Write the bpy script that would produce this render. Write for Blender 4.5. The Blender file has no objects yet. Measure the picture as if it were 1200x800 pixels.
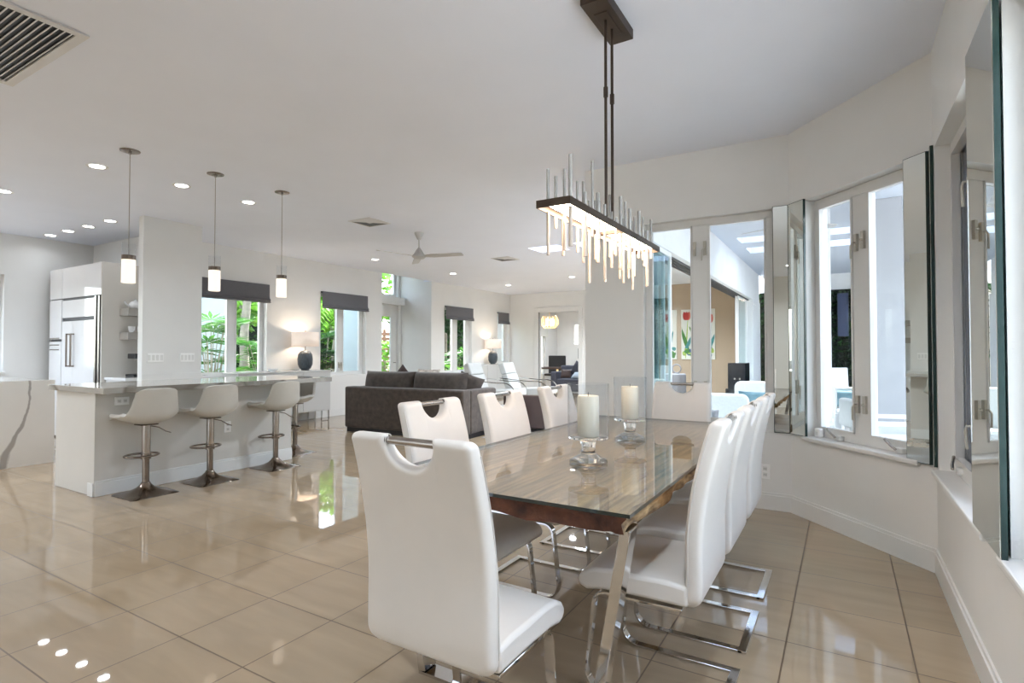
import bpy, bmesh, math, random
from mathutils import noise as mnoise
from mathutils import Vector, Matrix
C = bpy.context.scene
COL = C.collection
PI = math.pi
rnd = random.Random(7)

# ------------------------------------------------------------------ colours and materials
def lin(c):
    out = []
    for v in c[:3]:
        v = v / 255.0
        out.append(v / 12.92 if v <= 0.04045 else ((v + 0.055) / 1.055) ** 2.4)
    return (*out, 1.0)

MATS = {}
def pmat(name, col, rough=0.5, metal=0.0, var=0.06, scale=6.0, bump=0.0, bscale=60.0, coat=0.0, spec=0.5,
         emit=None, estr=0.0, sheen=0.0, stretch=(1, 1, 1), sss=0.0, trans=0.0, col2=None):
    m = bpy.data.materials.new(name); m.use_nodes = True
    nt = m.node_tree; N = nt.nodes; L = nt.links
    b = N['Principled BSDF']
    tc = N.new('ShaderNodeTexCoord'); mp = N.new('ShaderNodeMapping'); mp.inputs['Scale'].default_value = stretch
    L.new(tc.outputs['Object'], mp.inputs['Vector'])
    nz = N.new('ShaderNodeTexNoise'); nz.inputs['Scale'].default_value = scale; nz.inputs['Detail'].default_value = 4
    L.new(mp.outputs['Vector'], nz.inputs['Vector'])
    rp = N.new('ShaderNodeValToRGB')
    c = lin(col)
    lo = tuple(max(0, x * (1 - var)) for x in c[:3]) + (1,)
    hi = lin(col2) if col2 else tuple(min(1, x * (1 + var)) for x in c[:3]) + (1,)
    rp.color_ramp.elements[0].color = lo; rp.color_ramp.elements[1].color = hi
    rp.color_ramp.elements[0].position = 0.3; rp.color_ramp.elements[1].position = 0.7
    L.new(nz.outputs['Fac'], rp.inputs['Fac']); L.new(rp.outputs['Color'], b.inputs['Base Color'])
    b.inputs['Roughness'].default_value = rough; b.inputs['Metallic'].default_value = metal
    b.inputs['Specular IOR Level'].default_value = spec
    b.inputs['Coat Weight'].default_value = coat
    b.inputs['Sheen Weight'].default_value = sheen
    b.inputs['Transmission Weight'].default_value = trans
    if bump:
        n2 = N.new('ShaderNodeTexNoise'); n2.inputs['Scale'].default_value = bscale; n2.inputs['Detail'].default_value = 3
        L.new(mp.outputs['Vector'], n2.inputs['Vector'])
        bp = N.new('ShaderNodeBump'); bp.inputs['Strength'].default_value = bump; bp.inputs['Distance'].default_value = 0.01
        L.new(n2.outputs['Fac'], bp.inputs['Height']); L.new(bp.outputs['Normal'], b.inputs['Normal'])
    if emit:
        b.inputs['Emission Color'].default_value = lin(emit); b.inputs['Emission Strength'].default_value = estr
    MATS[name] = m
    return m

def thin_glass(name, tint=(250, 252, 252), ior=1.45, rough=0.0):
    m = bpy.data.materials.new(name); m.use_nodes = True
    nt = m.node_tree; N = nt.nodes; L = nt.links; N.clear()
    out = N.new('ShaderNodeOutputMaterial'); mix = N.new('ShaderNodeMixShader'); fr = N.new('ShaderNodeFresnel')
    tr = N.new('ShaderNodeBsdfTransparent'); gl = N.new('ShaderNodeBsdfGlossy')
    ge = N.new('ShaderNodeNewGeometry'); mi = N.new('ShaderNodeMix'); mi.inputs[2].default_value = ior; mi.inputs[3].default_value = 1 / ior
    L.new(ge.outputs['Backfacing'], mi.inputs[0]); L.new(mi.outputs[0], fr.inputs['IOR']); tr.inputs['Color'].default_value = lin(tint)
    gl.inputs['Roughness'].default_value = rough
    L.new(fr.outputs[0], mix.inputs[0]); L.new(tr.outputs[0], mix.inputs[1]); L.new(gl.outputs[0], mix.inputs[2])
    L.new(mix.outputs[0], out.inputs['Surface'])
    MATS[name] = m
    return m

def leaf_mat(name, col, col2, scale=3.0):
    m = pmat(name, col, 0.45, var=0.35, scale=scale, col2=col2)
    nt = m.node_tree; N = nt.nodes; L = nt.links; b = N['Principled BSDF']
    t = N.new('ShaderNodeBsdfTranslucent'); mx = N.new('ShaderNodeMixShader'); mx.inputs[0].default_value = 0.35
    L.new(b.inputs['Base Color'].links[0].from_socket, t.inputs['Color'])
    L.new(b.outputs[0], mx.inputs[1]); L.new(t.outputs[0], mx.inputs[2]); L.new(mx.outputs[0], N['Material Output'].inputs['Surface'])
    return m

def floor_mat():
    m = pmat('polished_tile', (206, 187, 161), 0.06, spec=0.6)
    nt = m.node_tree; N = nt.nodes; L = nt.links; b = N['Principled BSDF']
    tc = N.new('ShaderNodeTexCoord'); mp = N.new('ShaderNodeMapping')
    mp.inputs['Location'].default_value = (2.534, -1.80, 0)
    L.new(tc.outputs['Object'], mp.inputs['Vector'])
    br = N.new('ShaderNodeTexBrick'); br.offset = 0; br.squash = 1
    br.inputs['Scale'].default_value = 1; br.inputs['Brick Width'].default_value = 0.462; br.inputs['Row Height'].default_value = 0.446
    br.inputs['Mortar Size'].default_value = 0.0034; br.inputs['Mortar Smooth'].default_value = 0.1; br.inputs['Bias'].default_value = 0
    br.inputs['Color1'].default_value = lin((180, 160, 134)); br.inputs['Color2'].default_value = lin((175, 155, 129))
    br.inputs['Mortar'].default_value = lin((112, 92, 70))
    L.new(mp.outputs['Vector'], br.inputs['Vector'])
    mp2 = N.new('ShaderNodeMapping'); mp2.inputs['Scale'].default_value = (0.8, 4.5, 1); mp2.inputs['Rotation'].default_value = (0, 0, 0.35)
    L.new(tc.outputs['Object'], mp2.inputs['Vector'])
    nz = N.new('ShaderNodeTexNoise'); nz.inputs['Scale'].default_value = 2.2; nz.inputs['Detail'].default_value = 6; nz.inputs['Distortion'].default_value = 0.6
    L.new(mp2.outputs['Vector'], nz.inputs['Vector'])
    rp = N.new('ShaderNodeValToRGB')
    rp.color_ramp.elements[0].color = (0.90, 0.89, 0.88, 1); rp.color_ramp.elements[1].color = (1.04, 1.03, 1.02, 1)
    rp.color_ramp.elements[0].position = 0.3; rp.color_ramp.elements[1].position = 0.72
    L.new(nz.outputs['Fac'], rp.inputs['Fac'])
    mx = N.new('ShaderNodeMixRGB'); mx.blend_type = 'MULTIPLY'; mx.inputs[0].default_value = 1
    L.new(br.outputs['Color'], mx.inputs[1]); L.new(rp.outputs['Color'], mx.inputs[2]); L.new(mx.outputs[0], b.inputs['Base Color'])
    ml = N.new('ShaderNodeMath'); ml.operation = 'MULTIPLY_ADD'; ml.inputs[1].default_value = 0.5; ml.inputs[2].default_value = 0.025
    L.new(br.outputs['Fac'], ml.inputs[0]); L.new(ml.outputs[0], b.inputs['Roughness'])
    return m

def vein_mat(name, base, vein, scale=1.2, rough=0.12, width=0.06, lo=0.5):
    m = pmat(name, base, rough, spec=0.5, var=0.03, scale=3)
    nt = m.node_tree; N = nt.nodes; L = nt.links; b = N['Principled BSDF']
    tc = N.new('ShaderNodeTexCoord'); nz = N.new('ShaderNodeTexNoise'); nz.inputs['Scale'].default_value = scale
    nz.inputs['Detail'].default_value = 5; nz.inputs['Roughness'].default_value = 0.45; nz.inputs['Distortion'].default_value = 0.7
    L.new(tc.outputs['Object'], nz.inputs['Vector'])
    rp = N.new('ShaderNodeValToRGB'); e = rp.color_ramp.elements
    e[0].position = lo - width; e[0].color = (0, 0, 0, 1); e[1].position = lo; e[1].color = (1, 1, 1, 1)
    e2 = rp.color_ramp.elements.new(lo + width * 0.5); e2.color = (0, 0, 0, 1)
    L.new(nz.outputs['Fac'], rp.inputs['Fac'])
    mx = N.new('ShaderNodeMixRGB'); src = b.inputs['Base Color'].links[0].from_socket
    L.new(rp.outputs['Color'], mx.inputs[0]); L.new(src, mx.inputs[1]); mx.inputs[2].default_value = lin(vein)
    L.new(mx.outputs[0], b.inputs['Base Color'])
    return m

wall_m = pmat('wall_paint', (232, 232, 230), 0.7, var=0.015, scale=3, bump=0.05, bscale=220)
accent_m = pmat('tan_wall_paint', (188, 168, 146), 0.75, var=0.02, scale=3)
ceil_m = pmat('ceiling_paint', (234, 239, 250), 0.8, var=0.012, scale=2)
trim_m = pmat('white_trim', (228, 228, 226), 0.35, var=0.015)
floor_m = floor_mat()
stucco_m = pmat('white_stucco', (232, 233, 234), 0.85, var=0.03, scale=5, bump=0.2, bscale=90)
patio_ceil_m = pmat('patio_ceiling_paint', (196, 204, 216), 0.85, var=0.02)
pillar_m = pmat('pale_grey_stucco', (172, 174, 178), 0.85, var=0.03)
garden_wall_m = pmat('pale_grey_exterior_paint', (176, 188, 192), 0.85, var=0.02)
patio_floor_m = pmat('patio_paver', (222, 218, 212), 0.6, var=0.06, scale=4)
ground_m = pmat('garden_mulch', (96, 80, 62), 0.95, var=0.4, scale=14, bump=0.6, bscale=40)
leather_m = pmat('white_leather', (224, 219, 213), 0.36, var=0.02, scale=8, bump=0.05, bscale=260)
piping_m = pmat('leather_piping', (214, 210, 205), 0.45, var=0.03)
chrome_m = pmat('polished_chrome', (214, 212, 210), 0.07, 1.0, var=0.03)
handle_m = pmat('satin_window_handle', (196, 192, 182), 0.4, 0.4, var=0.04)
steel_m = pmat('brushed_steel', (176, 170, 164), 0.26, 1.0, var=0.08, scale=40, stretch=(1, 1, 0.1))
nickel_m = pmat('dark_nickel', (138, 126, 116), 0.2, 1.0, var=0.06, scale=10)
shell_m = pmat('stool_shell_leather', (200, 196, 188), 0.5, var=0.03, scale=6, bump=0.06, bscale=200)
shell_in_m = pmat('stool_inner_leather', (176, 172, 165), 0.5, var=0.04, scale=6)
bronze_m = pmat('dark_bronze', (70, 58, 49), 0.42, 0.55, var=0.12, scale=12)
counter_m = vein_mat('grey_stone_counter', (178, 174, 167), (120, 112, 102), 1.6, 0.1, 0.12)
pen_m = pmat('peninsula_paint', (212, 208, 201), 0.6, var=0.02, scale=3)
gloss_white_m = pmat('gloss_white_lacquer', (240, 241, 243), 0.08, var=0.01, coat=0.4)
shadow_gap_m = pmat('dark_recess', (70, 70, 72), 0.5, var=0.1)
sofa_m = pmat('taupe_velvet', (64, 54, 47), 0.85, var=0.16, scale=14, sheen=0.2, bump=0.12, bscale=120, col2=(82, 71, 63))
sofa_dk = pmat('taupe_velvet_cushion', (58, 49, 43), 0.85, var=0.16, scale=12, sheen=0.2, col2=(76, 66, 58))
black_m = pmat('black_plastic', (26, 26, 30), 0.4, var=0.15)
black_gl = pmat('black_gloss', (18, 20, 30), 0.12, var=0.2)
blind_m = pmat('charcoal_woven_shade', (104, 104, 108), 0.9, var=0.14, scale=50, stretch=(1, 1, 6), bump=0.15, bscale=200)
lamp_shade_m = pmat('linen_lamp_shade', (240, 228, 218), 0.8, var=0.04, scale=60, emit=(255, 232, 214), estr=0.12)
ceramic_m = pmat('slate_glazed_ceramic', (62, 72, 80), 0.35, var=0.35, scale=22, bump=0.4, bscale=45, stretch=(3, 3, 0.5))
opal_m = pmat('opal_glass_lit', (255, 248, 238), 0.3, var=0.01, emit=(255, 240, 222), estr=0.3)
lens_m = pmat('downlight_lens_lit', (255, 255, 255), 0.3, var=0.0, emit=(255, 250, 244), estr=6.0)
led_m = pmat('led_strip_lit', (255, 240, 220), 0.4, var=0.0, emit=(255, 226, 196), estr=15.0)
wax_m = pmat('ivory_wax', (236, 228, 208), 0.5, var=0.03, scale=5)
mirror_m = pmat('silvered_mirror', (226, 228, 222), 0.0, 1.0, var=0.0)
mirror_edge_m = pmat('mirror_edge_glass', (38, 60, 58), 0.15, var=0.1)
glass_m = thin_glass('window_glass', (248, 251, 251), 1.22)
stack_glass_m = thin_glass('tinted_sliding_glass', (231, 243, 244), 1.45)
clear_m = thin_glass('clear_vase_glass', (250, 251, 252), 1.36)
solid_glass_m = pmat('solid_clear_glass', (252, 253, 254), 0.0, var=0.0, trans=1.0)
solid_glass_m.node_tree.nodes['Principled BSDF'].inputs['IOR'].default_value = 1.45
table_glass_m = thin_glass('table_glass', (250, 252, 251), 1.62)
glass_edge_m = pmat('table_glass_edge', (24, 40, 38), 0.08, var=0.15, coat=0.5)
wood_m = pmat('weathered_slab_wood', (104, 74, 48), 0.5, var=0.3, scale=5, stretch=(10, 0.6, 1), col2=(204, 172, 128), bump=0.2, bscale=20)
bark_m = pmat('live_edge_bark', (88, 56, 34), 0.8, var=0.5, scale=14, bump=1.0, bscale=30, col2=(206, 172, 126), stretch=(1, 0.6, 2))
endgrain_m = pmat('dark_end_grain', (72, 38, 26), 0.65, var=0.5, scale=16, bump=0.8, bscale=32, col2=(112, 66, 44))
vent_m = pmat('vent_white_metal', (218, 218, 218), 0.5, var=0.02)
fan_m = pmat('fan_brushed_aluminium', (196, 195, 194), 0.4, 0.3, var=0.03)
bark_trunk_m = pmat('palm_trunk_bark', (150, 142, 128), 0.9, var=0.25, scale=9, bump=0.5, bscale=24)
leaf_a = leaf_mat('leaf_bright_green', (74, 150, 42), (150, 205, 78))
leaf_b = leaf_mat('leaf_mid_green', (44, 104, 38), (92, 150, 62))
leaf_c = leaf_mat('leaf_dark_green', (20, 52, 26), (48, 90, 46))
leaf_y = leaf_mat('leaf_yellow_orange', (196, 150, 46), (232, 196, 92))
fence_m = pmat('reddish_fence_wood', (140, 100, 78), 0.8, var=0.25, scale=5, stretch=(1, 6, 6))
dark_leather_m = pmat('dark_brown_leather', (68, 52, 48), 0.45, var=0.1)
grey_fab = pmat('charcoal_grey_fabric', (84, 86, 98), 0.9, var=0.12, scale=30)
grey_fab2 = pmat('pale_blue_grey_fabric', (176, 190, 204), 0.9, var=0.06, scale=30)
patio_white = pmat('white_powder_metal', (232, 233, 233), 0.5, var=0.02)
patio_fab = pmat('pale_outdoor_fabric', (214, 216, 216), 0.85, var=0.05, scale=40)
teal_fab = pmat('teal_gradient_fabric', (66, 112, 130), 0.85, var=0.3, scale=3, col2=(146, 178, 188))
screen_m = pmat('slate_screen_mesh', (64, 80, 116), 0.9, var=0.2, scale=30, stretch=(1, 1, 0.2))
navy_m = pmat('navy_panel', (34, 50, 84), 0.4, var=0.15)
gold_m = pmat('glowing_gilded_metal', (206, 172, 120), 0.3, 0.8, var=0.2, scale=20, emit=(255, 214, 160), estr=0.3)  # faint emission paints a glow onto the metal, which is no lamp
bulb_m = pmat('warm_bulb_lit', (255, 240, 220), 0.4, var=0, emit=(255, 232, 200), estr=8)
canvas_m = pmat('white_canvas', (226, 226, 218), 0.85, var=0.03, scale=50)
pot_m = pmat('grey_plaster_pot', (138, 136, 138), 0.8, var=0.1)
desk_m = pmat('dark_stained_wood', (74, 50, 38), 0.4, var=0.2, scale=8)
plate_m = pmat('switch_plate_white', (250, 250, 249), 0.35, var=0.01)
floral_m = pmat('floral_print_fabric', (196, 176, 168), 0.9, var=0.5, scale=16, col2=(232, 224, 214))
paints = {k: pmat('paint_' + k, c, 0.7, var=0.2, scale=12) for k, c in
          dict(red=(190, 62, 58), coral=(214, 112, 96), green=(78, 132, 66), pale_green=(168, 190, 98), blue=(62, 98, 138), teal=(78, 142, 142)).items()}

# ------------------------------------------------------------------ mesh builder
class MB:
    def __init__(s): s.v = []; s.f = []; s.m = []
    def add(s, vs, fs, mi=0):
        o = len(s.v); s.v += [tuple(v) for v in vs]; s.f += [tuple(i + o for i in f) for f in fs]; s.m += [mi] * len(fs); return s
    def box(s, x0, x1, y0, y1, z0, z1, mi=0, M=None, mis=None):
        vs = [Vector(p) for p in ((x0, y0, z0), (x1, y0, z0), (x1, y1, z0), (x0, y1, z0), (x0, y0, z1), (x1, y0, z1), (x1, y1, z1), (x0, y1, z1))]
        if M is not None: vs = [M @ v for v in vs]
        fs = [(0, 3, 2, 1), (4, 5, 6, 7), (0, 1, 5, 4), (1, 2, 6, 5), (2, 3, 7, 6), (3, 0, 4, 7)]
        s.add(vs, fs, mi)
        if mis:  # bottom, top, -y, +x, +y, -x
            for k, a in enumerate(mis): s.m[len(s.m) - 6 + k] = a
        return s
    def prism(s, poly, z0, z1, mi=0, M=None):
        n = len(poly); vs = [Vector((x, y, z0)) for x, y in poly] + [Vector((x, y, z1)) for x, y in poly]
        if M is not None: vs = [M @ v for v in vs]
        fs = [tuple(range(n - 1, -1, -1)), tuple(range(n, 2 * n))] + [(i, (i + 1) % n, n + (i + 1) % n, n + i) for i in range(n)]
        return s.add(vs, fs, mi)
    def tube(s, pts, r, n=10, mi=0, closed=False, M=None):
        pts = [Vector(p) for p in pts]; k = len(pts); rs = r if isinstance(r, (list, tuple)) else [r] * k
        rings = []; prev = None
        for i, p in enumerate(pts):
            a = pts[(i - 1) % k] if (closed or i > 0) else p; b = pts[(i + 1) % k] if (closed or i < k - 1) else p
            t = (b - a).normalized()
            if prev is None:
                up = Vector((0, 0, 1)) if abs(t.z) < 0.9 else Vector((1, 0, 0)); x = t.cross(up).normalized()
            else: x = (prev - t * prev.dot(t)).normalized()
            prev = x; y = t.cross(x)
            rings.append([p + (x * math.cos(2 * PI * j / n) + y * math.sin(2 * PI * j / n)) * rs[i] for j in range(n)])
        vs = [v for r_ in rings for v in r_]
        if M is not None: vs = [M @ v for v in vs]
        fs = []
        for i in range(k if closed else k - 1):
            for j in range(n):
                a, b = i * n + j, i * n + (j + 1) % n; c, d = ((i + 1) % k) * n + (j + 1) % n, ((i + 1) % k) * n + j
                fs.append((a, b, c, d))
        if not closed: fs += [tuple(range(n - 1, -1, -1)), tuple((k - 1) * n + j for j in range(n))]
        return s.add(vs, fs, mi)
    def flat(s, pts, w, t, axis, mi=0, closed=False):
        """rectangular bar along pts: w along axis, t across"""
        pts = [Vector(p) for p in pts]; k = len(pts); ax = Vector(axis).normalized(); vs = []
        for i, p in enumerate(pts):
            a = pts[(i - 1) % k] if (closed or i > 0) else p; b = pts[(i + 1) % k] if (closed or i < k - 1) else p
            tg = (b - a).normalized(); nn = tg.cross(ax).normalized()
            vs += [p + ax * w / 2 + nn * t / 2, p - ax * w / 2 + nn * t / 2, p - ax * w / 2 - nn * t / 2, p + ax * w / 2 - nn * t / 2]
        fs = []
        for i in range(k if closed else k - 1):
            for j in range(4): fs.append((i * 4 + j, i * 4 + (j + 1) % 4, ((i + 1) % k) * 4 + (j + 1) % 4, ((i + 1) % k) * 4 + j))
        if not closed: fs += [(3, 2, 1, 0), tuple((k - 1) * 4 + j for j in range(4))]
        return s.add(vs, fs, mi)
    def lathe(s, prof, n=24, c=(0, 0, 0), mi=0, cap=True, sx=1, sy=1):
        vs = []; k = len(prof)
        for r, z in prof:
            vs += [(c[0] + sx * r * math.cos(2 * PI * j / n), c[1] + sy * r * math.sin(2 * PI * j / n), c[2] + z) for j in range(n)]
        fs = [(i * n + j, i * n + (j + 1) % n, (i + 1) * n + (j + 1) % n, (i + 1) * n + j) for i in range(k - 1) for j in range(n)]
        if cap: fs += [tuple(range(n - 1, -1, -1)), tuple((k - 1) * n + j for j in range(n))]
        return s.add(vs, fs, mi)
    def grid(s, fn, nu, nv, mi=0, cu=False):
        vs = [fn(i / nu, j / nv) for j in range(nv + 1) for i in range(nu + 1)]
        fs = [(j * (nu + 1) + i, j * (nu + 1) + i + 1, (j + 1) * (nu + 1) + i + 1, (j + 1) * (nu + 1) + i) for j in range(nv) for i in range(nu)]
        return s.add(vs, fs, mi)
    def pillow(s, w, h, t, M=None, n=12, mi=0, pinch=0.06):
        """stuffed cushion in local xz plane, thickness along y"""
        def f(sg):
            def g(u, v):
                x, z = 2 * u - 1, 2 * v - 1
                e = max(0, (1 - x ** 4)) ** 0.5 * max(0, (1 - z ** 4)) ** 0.5
                px = x * w / 2 * (1 - pinch * (1 - z * z)); pz = z * h / 2 * (1 - pinch * (1 - x * x))
                p = Vector((px, sg * t / 2 * e, pz)); return M @ p if M is not None else p
            return g
        s.grid(f(1), n, n, mi); s.grid(f(-1), n, n, mi); return s
    def build(s, name, mats, parent=None, smooth=0, bevel=0, seg=2, world=False, solid=0, weld=True):
        me = bpy.data.meshes.new(name)
        vs = s.v
        if world and parent is not None:
            inv = Matrix.Identity(4); q = parent
            while q is not None: inv = inv @ Matrix.Rotation(-q.rotation_euler.z, 4, 'Z') @ Matrix.Translation(-q.location); q = q.parent
            vs = [tuple(inv @ Vector(v)) for v in vs]
        me.from_pydata(vs, [], s.f)
        mats = mats if isinstance(mats, (list, tuple)) else [mats]
        for m in mats: me.materials.append(m)
        for p, i in zip(me.polygons, s.m): p.material_index = i
        bm = bmesh.new(); bm.from_mesh(me)
        if weld: bmesh.ops.remove_doubles(bm, verts=bm.verts, dist=1e-5)
        bmesh.ops.recalc_face_normals(bm, faces=bm.faces)
        bm.to_mesh(me); bm.free()
        if smooth:
            for p in me.polygons: p.use_smooth = True
            me.set_sharp_from_angle(angle=math.radians(smooth))
        o = bpy.data.objects.new(name, me); COL.objects.link(o)
        if parent is not None: o.parent = parent
        if solid:
            k = o.modifiers.new('thickness', 'SOLIDIFY'); k.thickness = solid; k.offset = 0
        if bevel:
            k = o.modifiers.new('edge', 'BEVEL'); k.width = bevel; k.segments = seg; k.limit_method = 'ANGLE'; k.angle_limit = math.radians(38)
        return o

def tag(o, label=None, cat=None, group=None, kind=None):
    if label: o['label'] = label
    if cat: o['category'] = cat
    if group: o['group'] = group
    if kind: o['kind'] = kind
    return o
def thing(name, label=None, cat=None, loc=(0, 0, 0), rz=0.0, group=None, kind=None):
    o = bpy.data.objects.new(name, None); COL.objects.link(o); o.location = loc; o.rotation_euler = (0, 0, rz)
    o.empty_display_size = 0.1
    return tag(o, label, cat, group, kind)
KIDS = {}
def dup(root, loc, rz=None, label=None, group=None):
    def cp(o, parent):
        c = o.copy(); COL.objects.link(c)
        if parent is not None: c.parent = parent
        for ch in list(o.children): cp(ch, c)
        return c
    r = cp(root, None); r.location = loc
    if rz is not None: r.rotation_euler = (0, 0, rz)
    if label: r['label'] = label
    if group: r['group'] = group
    return r
def arc(c, r, a0, a1, n, ax0, ax1):
    c = Vector(c); ax0 = Vector(ax0); ax1 = Vector(ax1)
    return [c + (ax0 * math.cos(a0 + (a1 - a0) * i / n) + ax1 * math.sin(a0 + (a1 - a0) * i / n)) * r for i in range(n + 1)]
def frame_M(o, t, n):
    """local (s, outward, z) -> world"""
    return Matrix(((t[0], n[0], 0, o[0]), (t[1], n[1], 0, o[1]), (0, 0, 1, 0), (0, 0, 0, 1)))

# ------------------------------------------------------------------ setting
H = 3.0
def wall(name, p0, p1, th, z0, z1, holes=(), mat=wall_m, flip=False):
    t = Vector((p1[0] - p0[0], p1[1] - p0[1])); Ln = t.length; t.normalize(); n = Vector((-t.y, t.x))
    if flip: n = -n
    M = frame_M(p0, t, n)
    S = sorted({0, Ln, *[h[0] for h in holes], *[h[1] for h in holes]}); Z = sorted({z0, z1, *[h[2] for h in holes], *[h[3] for h in holes]})
    def solid(i, j):
        if i < 0 or j < 0 or i >= len(S) - 1 or j >= len(Z) - 1: return False
        cs, cz = (S[i] + S[i + 1]) / 2, (Z[j] + Z[j + 1]) / 2
        return not any(h[0] < cs < h[1] and h[2] < cz < h[3] for h in holes)
    mb = MB()
    def q(*ps): mb.add([M @ Vector(p) for p in ps], [(0, 1, 2, 3)])
    for i in range(len(S) - 1):
        for j in range(len(Z) - 1):
            if not solid(i, j): continue
            a, b, c, d = S[i], S[i + 1], Z[j], Z[j + 1]
            q((a, 0, c), (b, 0, c), (b, 0, d), (a, 0, d)); q((a, th, c), (b, th, c), (b, th, d), (a, th, d))
            if not solid(i - 1, j): q((a, 0, c), (a, th, c), (a, th, d), (a, 0, d))
            if not solid(i + 1, j): q((b, 0, c), (b, th, c), (b, th, d), (b, 0, d))
            if not solid(i, j - 1): q((a, 0, c), (b, 0, c), (b, th, c), (a, th, c))
            if not solid(i, j + 1): q((a, 0, d), (b, 0, d), (b, th, d), (a, th, d))
    o = mb.build(name, mat); tag(o, kind='structure'); return o

XL_ = -8.64
fl = MB().box(-10.6, 0.6, -4.5, 4.4, -0.1, 0.0).box(XL_ - 0.22, 0.6, 4.4, 5.0, -0.1, 0.0).box(XL_ - 0.22, -1.70, 5.0, 14.4, -0.1, 0.0).box(-9.85, XL_ - 0.22, 8.65, 10.74, -0.1, 0.0).box(-10.6, -4.0, 14.4, 19.4, -0.1, 0.0)
tag(fl.build('floor', floor_m), kind='structure')
tag(MB().box(-1.70, 9, 5.0, 24, -0.16, -0.04).box(0.6, 9, -6, 5.0, -0.16, -0.04).build('patio_ground', patio_floor_m), kind='structure')
tag(MB().box(-30, -8.86, -8, 34, -0.3, -0.12).box(-8.86, 12, 19.4, 34, -0.3, -0.12).build('garden_ground', ground_m), kind='structure')

def slab(name, X, Y, z0, z1, holes, mat):
    mb = MB()
    xs = sorted({*X, *[h[0] for h in holes], *[h[1] for h in holes]}); ys = sorted({*Y, *[h[2] for h in holes], *[h[3] for h in holes]})
    def sol(i, j):
        if i < 0 or j < 0 or i >= len(xs) - 1 or j >= len(ys) - 1: return False
        cx, cy = (xs[i] + xs[i + 1]) / 2, (ys[j] + ys[j + 1]) / 2
        return not any(h[0] < cx < h[1] and h[2] < cy < h[3] for h in holes)
    def q(*p): mb.add(p, [(0, 1, 2, 3)])
    for i in range(len(xs) - 1):
        for j in range(len(ys) - 1):
            if not sol(i, j): continue
            a, b, c, d = xs[i], xs[i + 1], ys[j], ys[j + 1]
            q((a, c, z0), (b, c, z0), (b, d, z0), (a, d, z0)); q((a, c, z1), (b, c, z1), (b, d, z1), (a, d, z1))
            if not sol(i - 1, j): q((a, c, z0), (a, d, z0), (a, d, z1), (a, c, z1))
            if not sol(i + 1, j): q((b, c, z0), (b, d, z0), (b, d, z1), (b, c, z1))
            if not sol(i, j - 1): q((a, c, z0), (b, c, z0), (b, c, z1), (a, c, z1))
            if not sol(i, j + 1): q((a, d, z0), (b, d, z0), (b, d, z1), (a, d, z1))
    return mb, name, mat
mb, nm, mt = slab('ceiling', (-10.7, -1.90), (-4.5, 14.4), H, H + 0.3,
                  [(-4.50, -3.95, 8.0, 8.5), (-3.68, -3.0, 8.0, 8.5), (-8.9, -8.64, 8.85, 10.54), (-10.7, -8.9, 4.4, 14.4)], ceil_m)
mb.prism([(-1.90, -4.5), (0.62, -4.5), (0.62, 4.05), (-0.27, 5.06), (-1.90, 5.06)], H, H + 0.3)
tag(mb.build(nm, mt), kind='structure')
tag(MB().box(-9.85, -8.44, 8.65, 10.74, 4.0, 4.15).build('ceiling_alcove', ceil_m), kind='structure')

# dining bay
A0, A1 = (-2.11, 4.875), (-0.356, 4.875)
B1 = (0.455, 3.962)
wall('wall_back', A0, A1, 0.2, 0, H, [(0.57, 1.66, 0.62, 2.42)])
tB = Vector((B1[0] - A1[0], B1[1] - A1[1])); LB = tB.length; tB.normalize(); nB = Vector((-tB.y, tB.x))
wall('wall_bay', A1, B1, 0.2, 0, H, [(0.17, 1.10, 0.62, 2.42)])
wall('wall_right', B1, (0.455, -4.3), 0.2, 0, H, [(0.09, 1.33, 0.60, 2.42), (1.62, 2.80, 0.60, 2.42)], flip=False)
# corner posts so the bay walls meet outside
tag(MB().prism([(-0.356, 4.875), (-0.356, 5.075), (-0.207, 5.008)], 0, H).prism([(0.455, 3.962), (0.604, 4.095), (0.655, 3.962)], 0, H).build('wall_corner', wall_m), kind='structure')
# left house side
XL = -8.64
wall('wall_left', (XL, 4.17), (XL, 8.85), 0.22, 0, H, [(0.60, 1.87, 0.86, 2.42), (3.03, 4.21, 0.80, 2.42)])
wall('wall_left_far', (XL, 10.54), (XL, 14.27), 0.22, 0, H, [(0.52, 1.72, 0.72, 2.42), (3.02, 3.60, 0.92, 2.42)])
wall('wall_alcove', (-9.65, 8.65), (-9.65, 10.74), 0.2, 0, 4.0, [(0.80, 1.80, 0.0, 2.44), (0.80, 1.80, 2.66, 3.4)])
wall('wall_alcove_side', (-9.65, 10.54), (XL - 0.22, 10.54), 0.2, 0, 4.0)
wall('wall_alcove_near', (-9.65, 8.65), (XL - 0.22, 8.65), 0.2, 0, 4.0, mat=garden_wall_m)
tag(MB().box(XL - 0.22, XL - 0.02, 8.65, 10.74, H + 0.3, 4.0).build('wall_alcove_top', wall_m), kind='structure')
tag(MB().box(XL - 0.22, XL, 10.54, 10.74, H + 0.3, 4.0).box(XL - 0.22, XL, 8.65, 8.85, H + 0.3, 4.0).build('wall_alcove_ends', wall_m), kind='structure')
wall('wall_kitchen', (-10.5, 4.17), (XL - 0.22, 4.17), 0.2, 0, H)
wall('wall_kitchen_left', (-10.5, -4.3), (-10.5, 4.37), 0.2, 0, H, [(5.35, 7.36, 0.98, 2.4)])
wall('wall_far', (XL - 0.22, 14.27), (-4.12, 14.27), 0.2, 0, H, [(1.19, 2.48, 0.0, 2.43), (3.86, 4.66, 0.25, 2.43)])
wall('wall_accent', (-4.12, 14.27), (-1.95, 14.27), 0.2, 0, H, mat=accent_m)
wall('wall_rear', (-10.7, -4.3), (0.655, -4.3), 0.2, 0, H, [(5.4, 7.2, 0.4, 2.42)], flip=True)
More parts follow.
